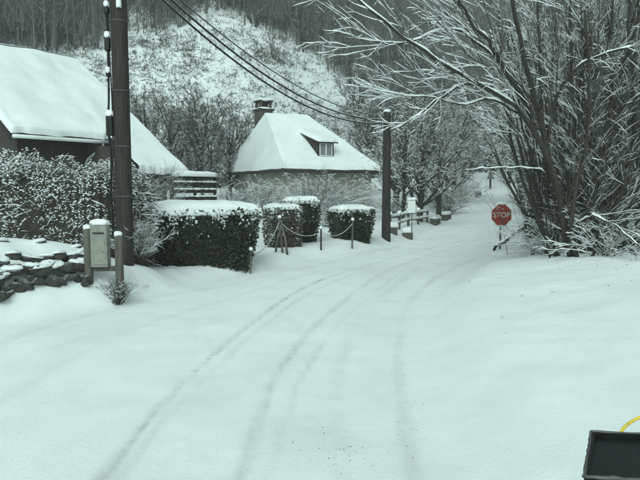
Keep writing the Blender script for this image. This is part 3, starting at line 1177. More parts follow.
rngH = np.random.default_rng(21)
clipped_hedge('long dark clipped hedge with thick snow cap beside the slatted fence', PG(150, 13.9), PG(260, 15.2), 1.3, 1.62, rngH, n=14000, fringe=1900, cap=.25)
clipped_hedge('grey dusted clipped hedge behind the crossed wooden stakes', PG(272, 18.2), PG(303, 18.6), .9, 1.27, rngH, leaf='brownleaf', n=4500, fringe=300, cap=.11, dusting=600, taper=.88)
clipped_hedge('snow-capped dark hedge tucked behind the grey dusted hedge', PG(289, 19.6), PG(320, 19.9), 1.0, 1.40, rngH, n=4500, fringe=400, cap=.17)
clipped_hedge('narrow-footed snow-capped hedge next to the plain wooden pole', PG(342, 20.7), PG(375, 21.4), 1.0, 1.36, rngH, n=5200, fringe=500, cap=.17, taper=.66)

# rope fence
rp = [PG(250, 15.1), PG(283, 17.6), PG(321, 19.0), PG(352, 20.25)]
rl = ['short wooden stake at the end of the long dark hedge', 'pair of crossed wooden stakes before the grey dusted hedge',
      'thin dark stake between the two middle hedges', 'pale stake before the narrow-footed hedge']
tops = []
for k, q in enumerate(rp):
    t = thing('stake', rl[k], 'stake', tuple(q), 'stakes of the rope fence')
    hh = (.62, 1.05, .70, .98)[k]
    b = Bag()
    K = 6
    pth = np.zeros((1, K, 3))
    pth[0, :, 2] = np.linspace(-.2, hh, K)
    pth[0, :, 0] = np.linspace(0, (.02, -.10, 0.0, .02)[k], K)
    b.tubes(pth, np.full((1, K), (.025, .036, .028, .030)[k]), 8, cap=True)
    b.obj('shaft', M['slat' if k == 2 else 'post'], t)
    tip = pth[0, -1]
    if k == 1:
        b = Bag()
        b.tubes(np.array([[[-.24, -.05, -.2], [-.18, -.05, .3], [-.02, -.06, .9]]]), np.full((1, 3), .033), 8, cap=True)
        b.obj('shaft', M['post'], t)
        b = Bag()
        b.tubes(np.array([[[.14, -.03, -.2], [.08, -.05, .35], [-.06, -.06, .95]]]), np.full((1, 3), .035), 8, cap=True)
        b.obj('shaft', M['post'], t)
    s = Bag()
    pillow(s, RNG, (tip[0], tip[1], tip[2]), (.055, .055, .07), e=1, nu=14, nv=6, noise=.01, seed=k)
    s.obj('stake_snow', M['snow'], t)
    tops.append(q + tip - [0, 0, .12])
for k, (a, bq) in enumerate(((0, 1), (1, 2), (2, 3))):
    A, Bq = tops[a], tops[bq]
    tt = np.linspace(0, 1, 24)[:, None]
    pts = A * (1 - tt) + Bq * tt
    pts[:, 2] -= 4 * .26 * (tt * (1 - tt))[:, 0]
    b = Bag()
    b.tubes(pts[None], np.full((1, 24), .011), 6, cap=True)
    tag(b.obj('rope', M['rope'], None), ['frosted rope hanging between the long hedge and crossed stakes', 'frosted rope hanging from crossed stakes to thin dark stake',
                                         'frosted rope hanging from thin dark stake to pale stake'][k], 'rope', 'ropes of the rope fence')

# ------------------------------------------------------------------ slatted fence behind the long hedge
fa, fb_ = PG(175, 19.0), PG(217, 20.2)
fd = unit((fb_ - fa) * [1, 1, 0])
FL = np.linalg.norm((fb_ - fa)[:2])
zf = min(fa[2], fb_[2])
t = thing('slatted_fence', 'dark horizontal slat fence panel with snow on each slat', 'fence', (fa[0], fa[1], zf), None, math.atan2(fd[1], fd[0]))
ztp = P(196, 175, 19.6)[2] - zf
for x in (0.03, FL * .5, FL - .03):
    b = Bag()
    b.box((x, .05, ztp / 2 - .1), (.07, .07, ztp + .2))
    b.obj('post', M['slat'], t, False)
nsl = 7
for k in range(nsl):
    z = ztp - .05 - k * .235
    b = Bag()
    b.box((FL / 2, -.003, z), (FL, .035, .125))
    so = bevel_obj(b.obj('slat', M['slat'], t, False), .006)
    s = Bag()
    K = 24
    pp = np.stack([np.linspace(0, FL, K), np.full(K, -.005), np.full(K, z + .070)], -1)[None]
    s.tubes(pp, (.030 + .014 * RNG.uniform(-1, 1, (1, K))), 6, cap=True)
    s.obj('slat_snow', M['snow'], so)
s = Bag()
pillow(s, RNG, (FL / 2, .03, ztp), (FL / 2 + .05, .14, .13), e=.5, nu=40, nv=8, noise=.03, seed=4)
s.obj('top_snow', M['snow'], t)

# ------------------------------------------------------------------ big informal hedge, left
rngB = np.random.default_rng(33)


def shaggy_hedge(label, pts_base, depth, height, rng, nl=9000, ntuft=3000, ntw=900):
    """loose hedge along a base polyline, its whole body speckled with snow"""
    base = smooth_path(pts_base, 40)
    o = base[20].copy()
    t = thing('snowy_hedge', label, 'hedge', tuple(o))

    def body(n, shell=.6):
        s = rng.uniform(0, 39, n)
        i = np.minimum(s.astype(int), 38)
        f = (s - i)[:, None]
        c = base[i] * (1 - f) + base[i + 1] * f
        d = unit((base[i + 1] - base[i]) * [1, 1, 0])
        nr = np.stack([-d[:, 1], d[:, 0], 0 * d[:, 0]], -1)
        th = rng.uniform(-.15, math.pi + .15, n)
        k = 1 - np.abs(rng.normal(0, 1 - shell, n)) * .5
        hh = height * (1 + .10 * fbm(s * .35, s * 0, 3) + .05 * fbm(s * 1.1, s * 0, 8))
        off = np.sign(np.cos(th)) * np.abs(np.cos(th)) ** .6 * depth / 2 * k
        z = hh * (np.abs(np.sin(th)) ** .55) * k
        w = 1 + .18 * fbm(s * .5, z * 2, 9)
        return c + nr * (off * w)[:, None] + np.stack([0 * z, 0 * z, z], -1) - o, nr * np.sign(off)[:, None]
    c, out = body(nl)
    b = Bag()
    leaves(b, rng, c, np.full(nl, .021), 1.9, out * .5)
    b.obj('leaves', M['brownleaf'], t)
    # inner dark mass
    nu, nv = 40, 11
    S, A = np.meshgrid(np.arange(nu), np.linspace(0, math.pi, nv))
    d = unit(np.gradient(base, axis=0) * [1, 1, 0])
    nr = np.stack([-d[:, 1], d[:, 0], 0 * d[:, 0]], -1)
    off = np.sign(np.cos(A)) * np.abs(np.cos(A)) ** .6 * depth / 2 * .66
    zz = height * .78 * np.abs(np.sin(A)) ** .55
    V = base[S] + nr[S] * off[..., None] - o
    V[..., 2] += zz * (1 + .08 * fbm(S * .4, A, 2))
    b = Bag()
    i = (np.arange(nv - 1)[:, None] * nu + np.arange(nu - 1)).ravel()
    b.add(V.reshape(-1, 3), np.stack([i, i + 1, i + nu + 1, i + nu], -1))
    b.obj('inner_growth', M['twig'], t)
    # twigs
    c, out = body(ntw, .75)
    K = 5
    dirs = unit(out * .7 + rng.normal(size=c.shape) * .6 + [0, 0, .15])
    pts = c[:, None] + dirs[:, None] * np.linspace(-.12, .22, K)[None, :, None] * rng.uniform(.6, 1.5, ntw)[:, None, None]
    pts[:, :, 2] -= np.linspace(0, 1, K)[None] ** 2 * .05
    ra = np.full((ntw, K), .006) * np.linspace(1, .5, K)
    b, s = Bag(), Bag()
    b.tubes(pts, ra, 3)
    b.obj('twigs', M['twig'], t)
    snow_tubes(s, rng, pts, ra, .007, 5)
    c, out = body(ntuft, .8)
    keep = fbm(c[:, 0] * 3.2, c[:, 2] * 5.0 + 3 * c[:, 1], 12) + .5 * (c[:, 2] / height - .5) > -.22
    c = c[keep]
    tufts(s, rng, c + out[keep] * .03, rng.uniform(.007, .028, len(c)), .7)
    s.obj('hedge_snow', M['snow'], t)
    return t


zfix = lambda q, dz=0.0: np.array([q[0], q[1], Hs(q[0], q[1]) + dz])
hb = [P(-90, 240, 12.6), P(-20, 240, 12.9), P(50, 240, 13.1), P(105, 240, 13.4), P(132, 240, 14.0)]
hb = [zfix(q) for q in hb]
zt_ = P(60, 150, 13)[2]
shaggy_hedge('long loose brown hedge speckled with snow below the gable-roofed house', hb, 1.7, zt_ - hb[2][2] - .05, rngB, 50000, 14500, 1000)

# rockery: stones in the bank below the hedge
wallT = thing('rockery', 'bank of dark snow-capped rocks below the loose brown hedge', 'rockery', tuple(PG(40, 10.8)))
org = np.array(wallT.location)
rngS = np.random.default_rng(5)
stone_meshes = []
for k in range(6):
    bm = bmesh.new()
    for q_ in range(15):
        n = unit(rngS.normal(size=3))
        n = n / max(abs(n)) ** .6
        bm.verts.new((n[0] * 1.05, n[1] * .85, n[2] * .62))
    bmesh.ops.convex_hull(bm, input=bm.verts[:])
    bmesh.ops.delete(bm, geom=[v for v in bm.verts if not v.link_faces], context='VERTS')
    bmesh.ops.bevel(bm, geom=bm.edges[:], offset=.06, segments=1, affect='EDGES')
    me = bpy.data.meshes.new('stone')
    bm.to_mesh(me)
    bm.free()
    for pl in me.polygons:
        pl.use_smooth = False
    me.materials.append(M['stone'])
    sb = Bag()
    pillow(sb, rngS, (0, 0, .36), (1.0, .80, .26), e=.9, nu=20, nv=7, noise=.10, seed=k)
    sm = mesh_data('stone_snow', np.concatenate(sb.V), np.concatenate(sb.Q), np.concatenate(sb.T))
    sm.materials.append(M['snow'])
    stone_meshes.append((me, sm))
rows = [((-45, 9.0), (84, 10.9), 24, .165, .03, .15), ((-45, 9.06), (82, 10.95), 22, .150, .20, .85), ((-45, 9.3), (78, 11.1), 12, .15, .24, .9), ((-50, 10.4), (70, 11.8), 4, .13, -.02, .8)]
for (a, bq, n, sz, dz0, ps) in rows:      # two rough courses, a few stones tumbled behind
    for k in range(n):
        f = (k + rngS.uniform(-.25, .25)) / (n - 1)
        u = a[0] + (bq[0] - a[0]) * f
        d = a[1] + (bq[1] - a[1]) * f + rngS.normal() * .035
        p = PG(u, d)
        s_ = sz * rngS.uniform(.75, 1.2)
        me, sm = stone_meshes[rngS.integers(6)]
        o = link('stone', me, None, wallT)
        o.location = Vector(p - org + [0, 0, dz0 + rngS.normal() * .02 - .03])
        o.rotation_euler = (rngS.normal() * .12, rngS.normal() * .12, .9 + rngS.normal() * .5)
        o.scale = (s_ * rngS.uniform(.95, 1.3), s_, s_ * rngS.uniform(.9, 1.2))
        if rngS.random() < ps:
            so = link('stone_snow', sm, None, o)

rngQ = np.random.default_rng(77)
make_shrub('shrub', 'small snow-laden shrub at the foot of the thick pole', PG(115, 10.8), rngQ, 40, .25, .48, .007, 9, 3, .007, splay=(.1, .7), keep=.45)
make_shrub('shrub', 'snowy twiggy shrub rising behind the thick pole', PG(147, 15.9), rngQ, 60, .5, 2.1, .007, 11, 4, .004, splay=(.05, .45))
make_shrub('shrub', 'wispy snow-dusted shrub leaning on the end of the long hedge', PG(138, 12.6), rngQ, 40, .3, 1.0, .006, 10, 3, .005, splay=(.05, .5))

# ------------------------------------------------------------------ stop sign
ss = PG(500.5, 21.0)
zc = P(501, 215, 21.0)[2] - ss[2]
t = thing('stop_sign', 'red octagonal stop sign on a steel post at the bend', 'stop sign', tuple(ss), None, .12)
b = Bag()
b.tubes(np.array([[[0, .03, -.3], [0, .03, zc + .3]]]), np.full((1, 2), .040), 10, cap=True)
b.obj('post', M['steel'], t)


def octa(bag, R, y0, y1):
    th = np.arange(8) / 8 * 2 * math.pi + math.pi / 8
    V = np.concatenate([np.stack([R * np.cos(th), np.full(8, y), zc + R * np.sin(th)], -1) for y in (y0, y1)])
    i = np.arange(8)
    q = np.stack([i, (i + 1) % 8, (i + 1) % 8 + 8, i + 8], -1)
    tr = [[0, k, k + 1] for k in range(1, 7)] + [[8, 8 + k + 1, 8 + k] for k in range(1, 7)]
    bag.add(V, q, tr)


b = Bag()
octa(b, .425, -.028, -.008)
pl = b.obj('plate', M['white'], t, False)
b = Bag()
octa(b, .385, -.033, -.0285)
b.obj('red_face', M['red'], pl, False)
fc = bpy.data.curves.new('stop_text', 'FONT')
fc.body = 'STOP'
fc.align_x, fc.align_y = 'CENTER', 'CENTER'
fc.size = .255
fc.offset = .004
fc.extrude = .002
tmp = bpy.data.objects.new('stop_text', fc)
COL.objects.link(tmp)
dg = bpy.context.evaluated_depsgraph_get()
tme = bpy.data.meshes.new_from_object(tmp.evaluated_get(dg))
bpy.data.objects.remove(tmp)
tme.transform(Matrix.Translation((0, -.037, zc - .005)) @ Matrix.Rotation(math.pi / 2, 4, 'X'))
tme.materials.clear()
link('lettering', tme, plain('faded_lettering', (.48, .46, .44), .7, .15, 12, 0), pl)
s = Bag()
cpt = np.stack([RNG.uniform(-.2, .2, 16), np.full(16, -.038), zc + RNG.uniform(.17, .33, 16)], -1)
tufts(s, RNG, cpt, RNG.uniform(.006, .02, 16), .9)
pillow(s, RNG, (0, -.015, zc + .392), (.17, .035, .05), e=.7, nu=20, nv=7, noise=.015, seed=3)
s.obj('sign_snow', M['snow'], pl)

# leaning snow-laden branch by the sign
b = Bag()
lp = smooth_path([PG(494, 20.6, .18), P(503, 243, 20.4), P(514, 234, 20.3), P(527, 226, 20.1), P(538, 212, 19.9)], 14)
lp[0, 2] = Hs(lp[0, 0], lp[0, 1]) + .02
b.tubes(lp[None], np.linspace(.05, .07, 14)[None], 8, cap=True)
o = tag(b.obj('fallen_branch', M['bark'], None), 'snow-topped branch leaning across the stop sign post', 'branch')
s = Bag()
snow_tubes(s, RNG, lp[None], np.linspace(.05, .07, 14)[None], .03, 7)
s.obj('branch_snow', M['snow'], o)

# ------------------------------------------------------------------ roadside bits on the far left side
for k, (u, d, L, hgt, lab) in enumerate(((435, 33.0, 1.6, .34, 'nearer of two dark low parapet blocks with snow tops past the pole'),
                                         (446, 36.0, 1.9, .36, 'farther of two dark low parapet blocks with snow tops past the pole'),
                                         (477, 54.0, 3.0, .42, 'dark low parapet standing alone far up the lane'))):
    q = PG(u, d)
    rz = math.atan2(1, .36)
    t = thing('parapet', lab, 'parapet', tuple(q), 'parapets along the lane', rz)
    b = Bag()
    b.box((0, 0, hgt / 2 - .1), (L, .34, hgt + .2))
    bevel_obj(b.obj('masonry', M['brick'], t, False), .03)
    s = Bag()
    pillow(s, RNG, (0, 0, hgt), (L / 2 + .03, .20, .14), e=.4, nu=36, nv=8, noise=.02, seed=k + 2)
    s.obj('parapet_snow', M['snow'], t)
for k, (u, d, lab) in enumerate(((392, 24.6, 'squat dark kerb stone under snow nearest the plain pole'), (407.5, 25.2, 'squat dark kerb stone under snow by the white signboard'))):
    q = PG(u, d)
    t = thing('kerb_stone', lab, 'stone', tuple(q), 'squat stones by the lane')
    b = Bag()
    b.box((0, 0, .10), (.42, .30, .42))
    bevel_obj(b.obj('block', M['brick'], t, False), .06, 3)
    s = Bag()
    pillow(s, RNG, (0, 0, .30), (.26, .20, .16), e=.6, nu=20, nv=7, noise=.03, seed=k)
    s.obj('stone_snow', M['snow'], t)
q = PG(411.5, 25.0)
t = thing('signboard', 'white snow-plastered signboard on a thin post by the lane', 'sign', tuple(q))
b = Bag()
b.tubes(np.array([[[0, 0, -.3], [0, 0, 1.35]]]), np.full((1, 2), .022), 8, cap=True)
b.obj('post', M['steel'], t)
zt_ = P(411, 206, 25)[2] - q[2]
b = Bag()
b.box((-.02, -.045, zt_), (.32, .03, .58))
bevel_obj(b.obj('board', M['white'], t, False), .01)
s = Bag()
pillow(s, RNG, (-.02, -.03, zt_ + .28), (.19, .07, .09), e=.7, nu=20, nv=7, noise=.02, seed=1)
s.obj('board_snow', M['snow'], t)
# post-and-rail fence behind, its rails heaped with snow
fpts = [PG(u, d) for u, d in ((390, 25.6), (399, 26.8), (408, 28.2), (418, 30.0), (427, 32.2))]
t = thing('rail_fence', 'low post-and-rail fence heaped with snow beyond the plain pole', 'fence', tuple(fpts[0]))
for k, q in enumerate(fpts):
    q = q - fpts[0]
    b = Bag()
    b.box((q[0], q[1], q[2] + .28), (.11, .11, .95))
    po = b.obj('post', M['post'], t, False)
    s = Bag()
    pillow(s, RNG, (q[0], q[1], q[2] + .75), (.09, .09, .10), e=.9, nu=14, nv=6, noise=.02, seed=k)
    s.obj('post_snow', M['snow'], po)
    if k:
        p_ = fpts[k - 1] - fpts[0]
        for hz_ in (.28, .60):
            pp = np.linspace(p_ + [0, 0, hz_], q + [0, 0, hz_], 12)
            b = Bag()
            b.tubes(pp[None], np.full((1, 12), .045), 7)
            ro = b.obj('rail', M['post'], t)
            s = Bag()
            s.tubes(pp[None] + [0, 0, .07], (.065 + .02 * RNG.uniform(-1, 1, (1, 12))), 7)
            s.obj('rail_snow', M['snow'], ro)
# far post
q = PG(489, 62)
t = thing('marker_post', 'dark post with arrow-shaped plate far up the lane', 'post', tuple(q))
b = Bag()
b.tubes(np.array([[[0, 0, -.3], [0, 0, 3.0]]]), np.full((1, 2), .11), 8, cap=True)
b.obj('shaft', M['pole'], t)
b = Bag()
b.add([[-.42, -.13, 1.05], [.42, -.13, 1.05], [.12, -.13, 1.75], [-.12, -.13, 1.75], [-.42, -.10, 1.05], [.42, -.10, 1.05], [.12, -.10, 1.75], [-.12, -.10, 1.75]],
      [[0, 1, 2, 3], [7, 6, 5, 4], [0, 4, 5, 1], [1, 5, 6, 2], [2, 6, 7, 3], [3, 7, 4, 0]])
b.obj('plate', M['steel'], t, False)

# ------------------------------------------------------------------ the big multi-stemmed tree on the right
rngT = np.random.default_rng(101)
base_T = PG(575, 13.1)
LIMBS = [
    ([(572, 268, 13), (562, 215, 13), (548, 150, 12.8), (535, 100, 12.5), (520, 40, 12), (505, -30, 11.5)], .105, .04),
    ([(566, 250, 13), (556, 180, 12.6), (528, 120, 12), (490, 90, 11.3), (440, 62, 10.6), (395, 28, 10), (350, -8, 9.6)], .066, .018),
    ([(552, 165, 12.8), (518, 108, 12.2), (480, 84, 11.6), (445, 94, 11), (418, 114, 10.7), (390, 130, 10.5)], .044, .010),
    ([(556, 200, 13), (540, 170, 12.8), (504, 167, 12.5), (466, 170, 12.2)], .020, .006),
    ([(582, 268, 13.3), (590, 200, 13.5), (605, 130, 13.5), (625, 60, 13.3), (648, -20, 13)], .075, .035),
    ([(600, 268, 13.2), (612, 220, 13), (632, 160, 12.7), (665, 80, 12.2)], .065, .035),
    ([(560, 264, 13.5), (536, 215, 14), (516, 160, 14.5), (505, 100, 15), (500, 20, 15.4)], .065, .03),
    ([(558, 264, 13.8), (540, 225, 14.2), (526, 170, 14.8), (508, 110, 15.5), (490, 30, 16)], .07, .03),
    ([(590, 266, 13.6), (578, 180, 13.8), (572, 100, 13.8), (570, -20, 13.6)], .07, .035),
    ([(612, 268, 14), (632, 210, 14.5), (655, 150, 15), (680, 90, 15)], .08, .04),
    ([(572, 228, 12.9), (590, 217, 12.5), (615, 226, 12), (642, 248, 11.6)], .034, .012),
    ([(532, 118, 12), (500, 60, 11.4), (470, 20, 11), (446, -25, 10.6)], .055, .02),
    ([(548, 140, 12.8), (562, 85, 12.4), (600, 55, 12), (648, 42, 11.6)], .05, .018),
    ([(540, 112, 12.4), (500, 62, 11.7), (455, 30, 11.2), (400, 44, 10.7), (345, 38, 10.3)], .035, .009),
    ([(596, 168, 13.5), (618, 118, 13), (640, 95, 12.4), (670, 90, 12)], .05, .02),
    ([(586, 262, 12.7), (600, 240, 12.5), (618, 215, 12.3), (645, 190, 12)], .04, .018),
    ([(568, 266, 13.9), (556, 200, 14.4), (546, 140, 14.8), (540, 80, 15), (538, -10, 15)], .06, .03),
    ([(604, 268, 14.2), (606, 200, 14.6), (612, 120, 14.8), (610, 40, 14.8), (606, -20, 14.8)], .07, .03),
    ([(578, 268, 12.8), (572, 220, 12.6), (584, 150, 12.4), (590, 90, 12.1), (585, 10, 11.8)], .06, .03),
    ([(626, 270, 13.2), (624, 200, 13.3), (634, 120, 13.2), (630, 40, 13), (628, -30, 13)], .07, .03),
    ([(540, 180, 13.4), (524, 130, 13), (512, 80, 12.6), (480, 40, 12.2), (440, 10, 11.8)], .035, .012),
    ([(528, 120, 12.2), (496, 100, 11.8), (460, 104, 11.4), (430, 98, 11.1), (385, 92, 10.9)], .03, .008),
]
rngL = np.random.default_rng(3)
for k in range(68):     # many thin stems fanning up from the stool
    u0, d0_ = rngL.uniform(546, 645), rngL.uniform(12.9, 15.5)
    lean_ = (u0 - 585) * .9 + rngL.normal() * 22
    LIMBS.append(([(u0, 268, d0_), (u0 + lean_ * .18 + rngL.normal() * 4, 200, d0_ + rngL.normal() * .2), (u0 + lean_ * .55 + rngL.normal() * 6, 110, d0_ + rngL.normal() * .4), (u0 + lean_, rngL.uniform(-30, 50), d0_ + rngL.normal() * .6)],
                  rngL.uniform(.016, .042), .010))
limbs = []
for pl, r0, r1 in LIMBS:
    w = np.array([P(*c) for c in pl])
    if pl[0][1] > 258:  # rooted in the bank
        w[0, 2] = Hs(w[0, 0], w[0, 1]) - .1
    p = smooth_path(w, 16) - base_T
    p[1:-1] += rngT.normal(size=(14, 3)) * .018
    limbs.append((p, .84 * np.linspace(r0, r1, 16) * rngT.uniform(.94, 1.06, 16)))
LV = [dict(n=8, t0=.15, t1=.97, L=(1.1, 3.0), ang=(.15, .55), K=9, up=.02, wander=.065, rr=.42, rmin=.008),
      dict(n=6, t0=.15, t1=1.0, L=(.45, 1.3), ang=(.2, .65), K=7, up=.015, wander=.09, rr=.55, rmin=.0055),
      dict(n=2, t0=.2, t1=1.0, L=(.18, .50), ang=(.25, .8), K=4, up=.01, wander=.12, rr=.7, rmin=.004, snow=.7)]
make_tree('multi_stemmed_tree', 'big multi-stemmed bare tree arching snowy limbs over the lane', 'tree', base_T, limbs, LV, rngT, .0080, limb_part='stem', clear=True, snow_keep=.92, snow_sides=3)

# undergrowth round its foot
for k, (u, d, h_, n, lab) in enumerate(((556, 14.4, .8, 30, 'snow-flecked bramble at the left foot of the multi-stemmed tree'),
                                        (606, 12.6, .9, 34, 'arching snowy bramble at the right foot of the multi-stemmed tree'),
                                        (633, 13.4, 1.2, 40, 'snowy bramble bush spilling down the bank under leaning stems'),
                                        (549, 17.0, .9, 34, 'dark thicket of twigs just behind the stop sign branch'),
                                        (572, 15.3, 1.4, 44, 'tangled snowy thicket behind the stems of the big tree'),
                                        (622, 15.6, 1.6, 44, 'tall tangled thicket on the bank behind the brambles'))):
    make_shrub('bramble', lab, PG(u, d), rngQ, n, .6, h_, .008, 9, 2, .007, cat='bush', splay=(.2, 1.25))
# ivy lump by the sign
iv = PG(533, 17.0)
b = Bag()
t = thing('ivy_bush', 'small dark ivy lump right of the stop sign', 'bush', tuple(iv))
n = 2600
d3 = unit(rngQ.normal(size=(n, 3))) * rngQ.uniform(.7, 1.0, n)[:, None] * [.26, .26, .50] + [0, 0, .78]
leaves(b, rngQ, d3, np.full(n, .04), 1.5)
b.obj('leaves', M['leaf'], t)
b = Bag()
pts = np.zeros((3, 5, 3))
pts[:, :, 2] = np.linspace(-.15, 1.1, 5)
pts[:, :, 0] = np.linspace(0, 1, 5) * np.array([-.1, .05, .15])[:, None]
b.tubes(pts, np.full((3, 5), .03), 6)
b.obj('stems', M['bark'], t)
b = Bag()
tufts(b, rngQ, d3[:140] * [1.05, 1.05, 1.02], rngQ.uniform(.015, .04, 140), .8)
b.obj('leaf_snow', M['snow'], t)


# ------------------------------------------------------------------ tree prototypes and their copies
def proto_tree(rng, H_, nl, style, name, label, loc, group, snow=.02, r=.12, mats=('bark', 'far_twig'), lv=None, cover=1.0):
    limbs = []
    K = 12
    if style == 'coppice':
        for k in range(nl):
            az, an = rng.uniform(0, 6.28), rng.uniform(.05, .45)
            limbs.append(limb_path(rng, (.25 * math.cos(az), .25 * math.sin(az), -.25), (math.sin(an) * math.cos(az), math.sin(an) * math.sin(az), math.cos(an)), H_ * rng.uniform(.7, 1.0), r * rng.uniform(.5, .9), .018, K, .07, .02))
    else:
        tr = limb_path(rng, (0, 0, -.3), (rng.normal() * .05, rng.normal() * .05, 1), H_ * .95, r, .02, K, .05, .06)
        limbs.append(tr)
        for k in range(nl):
            i = rng.integers(2, 8)
            az, an = rng.uniform(0, 6.28), rng.uniform(.4, .95)
            limbs.append(limb_path(rng, tr[0][i], (math.sin(an) * math.cos(az), math.sin(an) * math.sin(az), math.cos(an)), H_ * rng.uniform(.3, .55), tr[1][i] * .6, .014, K, .09, .05))
    return make_tree(name, label, 'tree', loc, limbs, lv, rng, snow, group, limb_sides=6, twig_sides=3, snow_sides=3, mat_limb=mats[0], mat_twig=mats[1], cover=cover, snow_keep=.85)


def lvs(h, n=(9, 5, 4), rmin=(.014, .010, .008)):
    return [dict(n=n[0], t0=.2, t1=1.0, L=(h * .12, h * .28), ang=(.35, .95), K=6, up=.04, wander=.13, rr=.5, rmin=rmin[0]),
            dict(n=n[1], t0=.15, t1=1.0, L=(h * .06, h * .14), ang=(.35, 1.0), K=5, up=.03, wander=.16, rr=.6, rmin=rmin[1]),
            dict(n=n[2], t0=.15, t1=1.0, L=(h * .025, h * .07), ang=(.4, 1.1), K=3, up=.02, wander=.2, rr=.7, rmin=rmin[2])]


rngP = np.random.default_rng(55)
G_BANK = 'bare trees on the bank beside the lane'
L_BANK = 'bare snow-laden tree on the bank behind the big multi-stemmed tree'
copA = proto_tree(rngP, 7.0, 9, 'coppice', 'bank_tree', L_BANK, PG(556, 18.5), G_BANK, .010, .11, ('bark', 'twig'), lvs(7, (9, 6, 4), (.013, .009, .007)))
copB = proto_tree(rngP, 8.0, 8, 'coppice', 'bank_tree', L_BANK, PG(610, 18.0), G_BANK, .010, .12, ('bark', 'twig'), lvs(8, (9, 6, 4), (.013, .009, .007)))
bank = [(645, 16.5), (580, 20), (548, 23.5), (630, 21), (562, 26), (600, 25), (540, 30), (650, 26), (570, 33), (535, 38), (615, 33), (530, 46), (580, 42), (650, 38),
        (545, 56), (630, 29), (595, 37), (560, 48), (610, 50), (640, 55), (535, 66), (575, 62), (605, 70), (550, 78), (660, 33), (670, 20), (585, 29), (640, 45), (528, 80)]
for k, (u, d) in enumerate(bank):
    q = PG(u, d, -.1)
    copy_thing((copA, copB)[k % 2], tuple(q), rngP.uniform(0, 6.28), rngP.uniform(.85, 1.2) * (1 if d < 35 else 1.35))

# two small trees past the pole
G_O = 'small trees past the plain pole'
sa = proto_tree(rngP, 5.6, 12, 'tree', 'garden_tree', 'slim bare tree left of the white signboard, past the plain pole', PG(403, 31), G_O, .013, .10, ('bark', 'twig'), lvs(5.6, (8, 5, 3), (.013, .011, .009)))
sb = proto_tree(rngP, 6.2, 14, 'tree', 'garden_tree', 'stout-trunked bare tree right of the white signboard, past the plain pole', PG(419, 31.6), G_O, .013, .19, ('bark', 'twig'), lvs(6.2, (8, 5, 3), (.013, .011, .009)))
for (u, d, s_, lab) in ((438, 37, .95, 'bare tree standing behind the low parapet blocks'), (452, 48, 1.2, 'tall bare tree far up the lane on its left side'),
                        (395, 40, 1.3, 'tall bare tree rising right of the hipped-roof house'), (366, 46, 1.35, 'bare tree rising behind the right hip of the dormer house'),
                        (425, 46, 1.4, 'tall bare tree behind the stout-trunked garden tree'),
                        (446, 60, 1.3, 'bare tree beside the lone parapet far up the lane'), (462, 72, 1.2, 'bare tree left of the arrow-plated post'),
                        (508, 70, 1.3, 'bare tree right of the arrow-plated post'), (436, 68, 1.5, 'tall bare tree on the rise beyond the garden trees'), (470, 80, 1.0, 'small bare tree before the firs')):
    copy_thing(sb, tuple(PG(u, d, -.1)), rngP.uniform(0, 6.28), s_, lab)
# bushes along the far lane and before the dormer house
for (u, d, h_, R_, n, lab, ell) in ((447, 40, 1.7, 1.2, 60, 'wide snow-bent bush beside the far parapet blocks', (1, 1)),
                                    (462, 48, 1.8, 1.2, 60, 'snow-bent bush farther up the lane, before the lone parapet', (1, 1)),
                                    (437, 41, 1.3, 1.2, 50, 'low snowy bush behind the parapet blocks', (1, 1)),
                                    (395, 33, 1.1, 1.0, 40, 'low snowy bush under the slim garden tree', (1, 1)),
                                    (314, 29, 2.25, 1.2, 120, 'domed snow-dusted bush below the dormer', (1.2, 1)),
                                    (346, 30, 1.9, 1.2, 70, 'twiggy bush left of the plain pole, against the house wall', (1.2, 1)),
                                    (262, 28, 1.7, 1.2, 70, 'snowy arching bush below the left hip of the dormer house', (1.3, 1)),
                                    (228, 27, 1.5, 1.2, 60, 'snowy arching bush right of the slatted fence', (1.3, 1)),
                                    (288, 25, .95, 1.0, 50, 'low snow-heavy bush behind the two middle hedges', (1.2, 1)),
                                    (330, 26, .9, 1.0, 50, 'low snow-heavy bush behind the narrow-footed hedge', (1.2, 1)),
                                    (242, 22, .8, 1.0, 40, 'low snowy bush beyond the end of the long dark hedge', (1.2, 1))):
    make_shrub('garden_bush', lab, PG(u, d), rngQ, n, R_, h_, .014, 8, 2, .011, cat='bush', splay=(.15, 1.0), ell=ell, group='twiggy bushes in the gardens')
# trees behind the big-roofed house
G_H = 'bare trees behind the two houses'
hp = proto_tree(rngP, 6.5, 16, 'tree', 'wood_tree', 'broad bare tree between the two house roofs', PG(205, 36, -.1), G_H, .008, .15, ('bark', 'far_twig'), lvs(6.5, (9, 5, 4), (.016, .013, .011)), .8)
for (u, d, s_, lab) in ((172, 38, 1.0, 'broad bare tree just behind the right end of the big roof'), (232, 41, .95, 'bare tree at the left edge of the hipped roof'),
                        (150, 44, 1.1, 'bare tree above the slope of the big roof'), (188, 46, .95, 'bare tree on the foot of the hill between the roofs')):
    copy_thing(hp, tuple(PG(u, d, -.1)), rngP.uniform(0, 6.28), s_, lab)

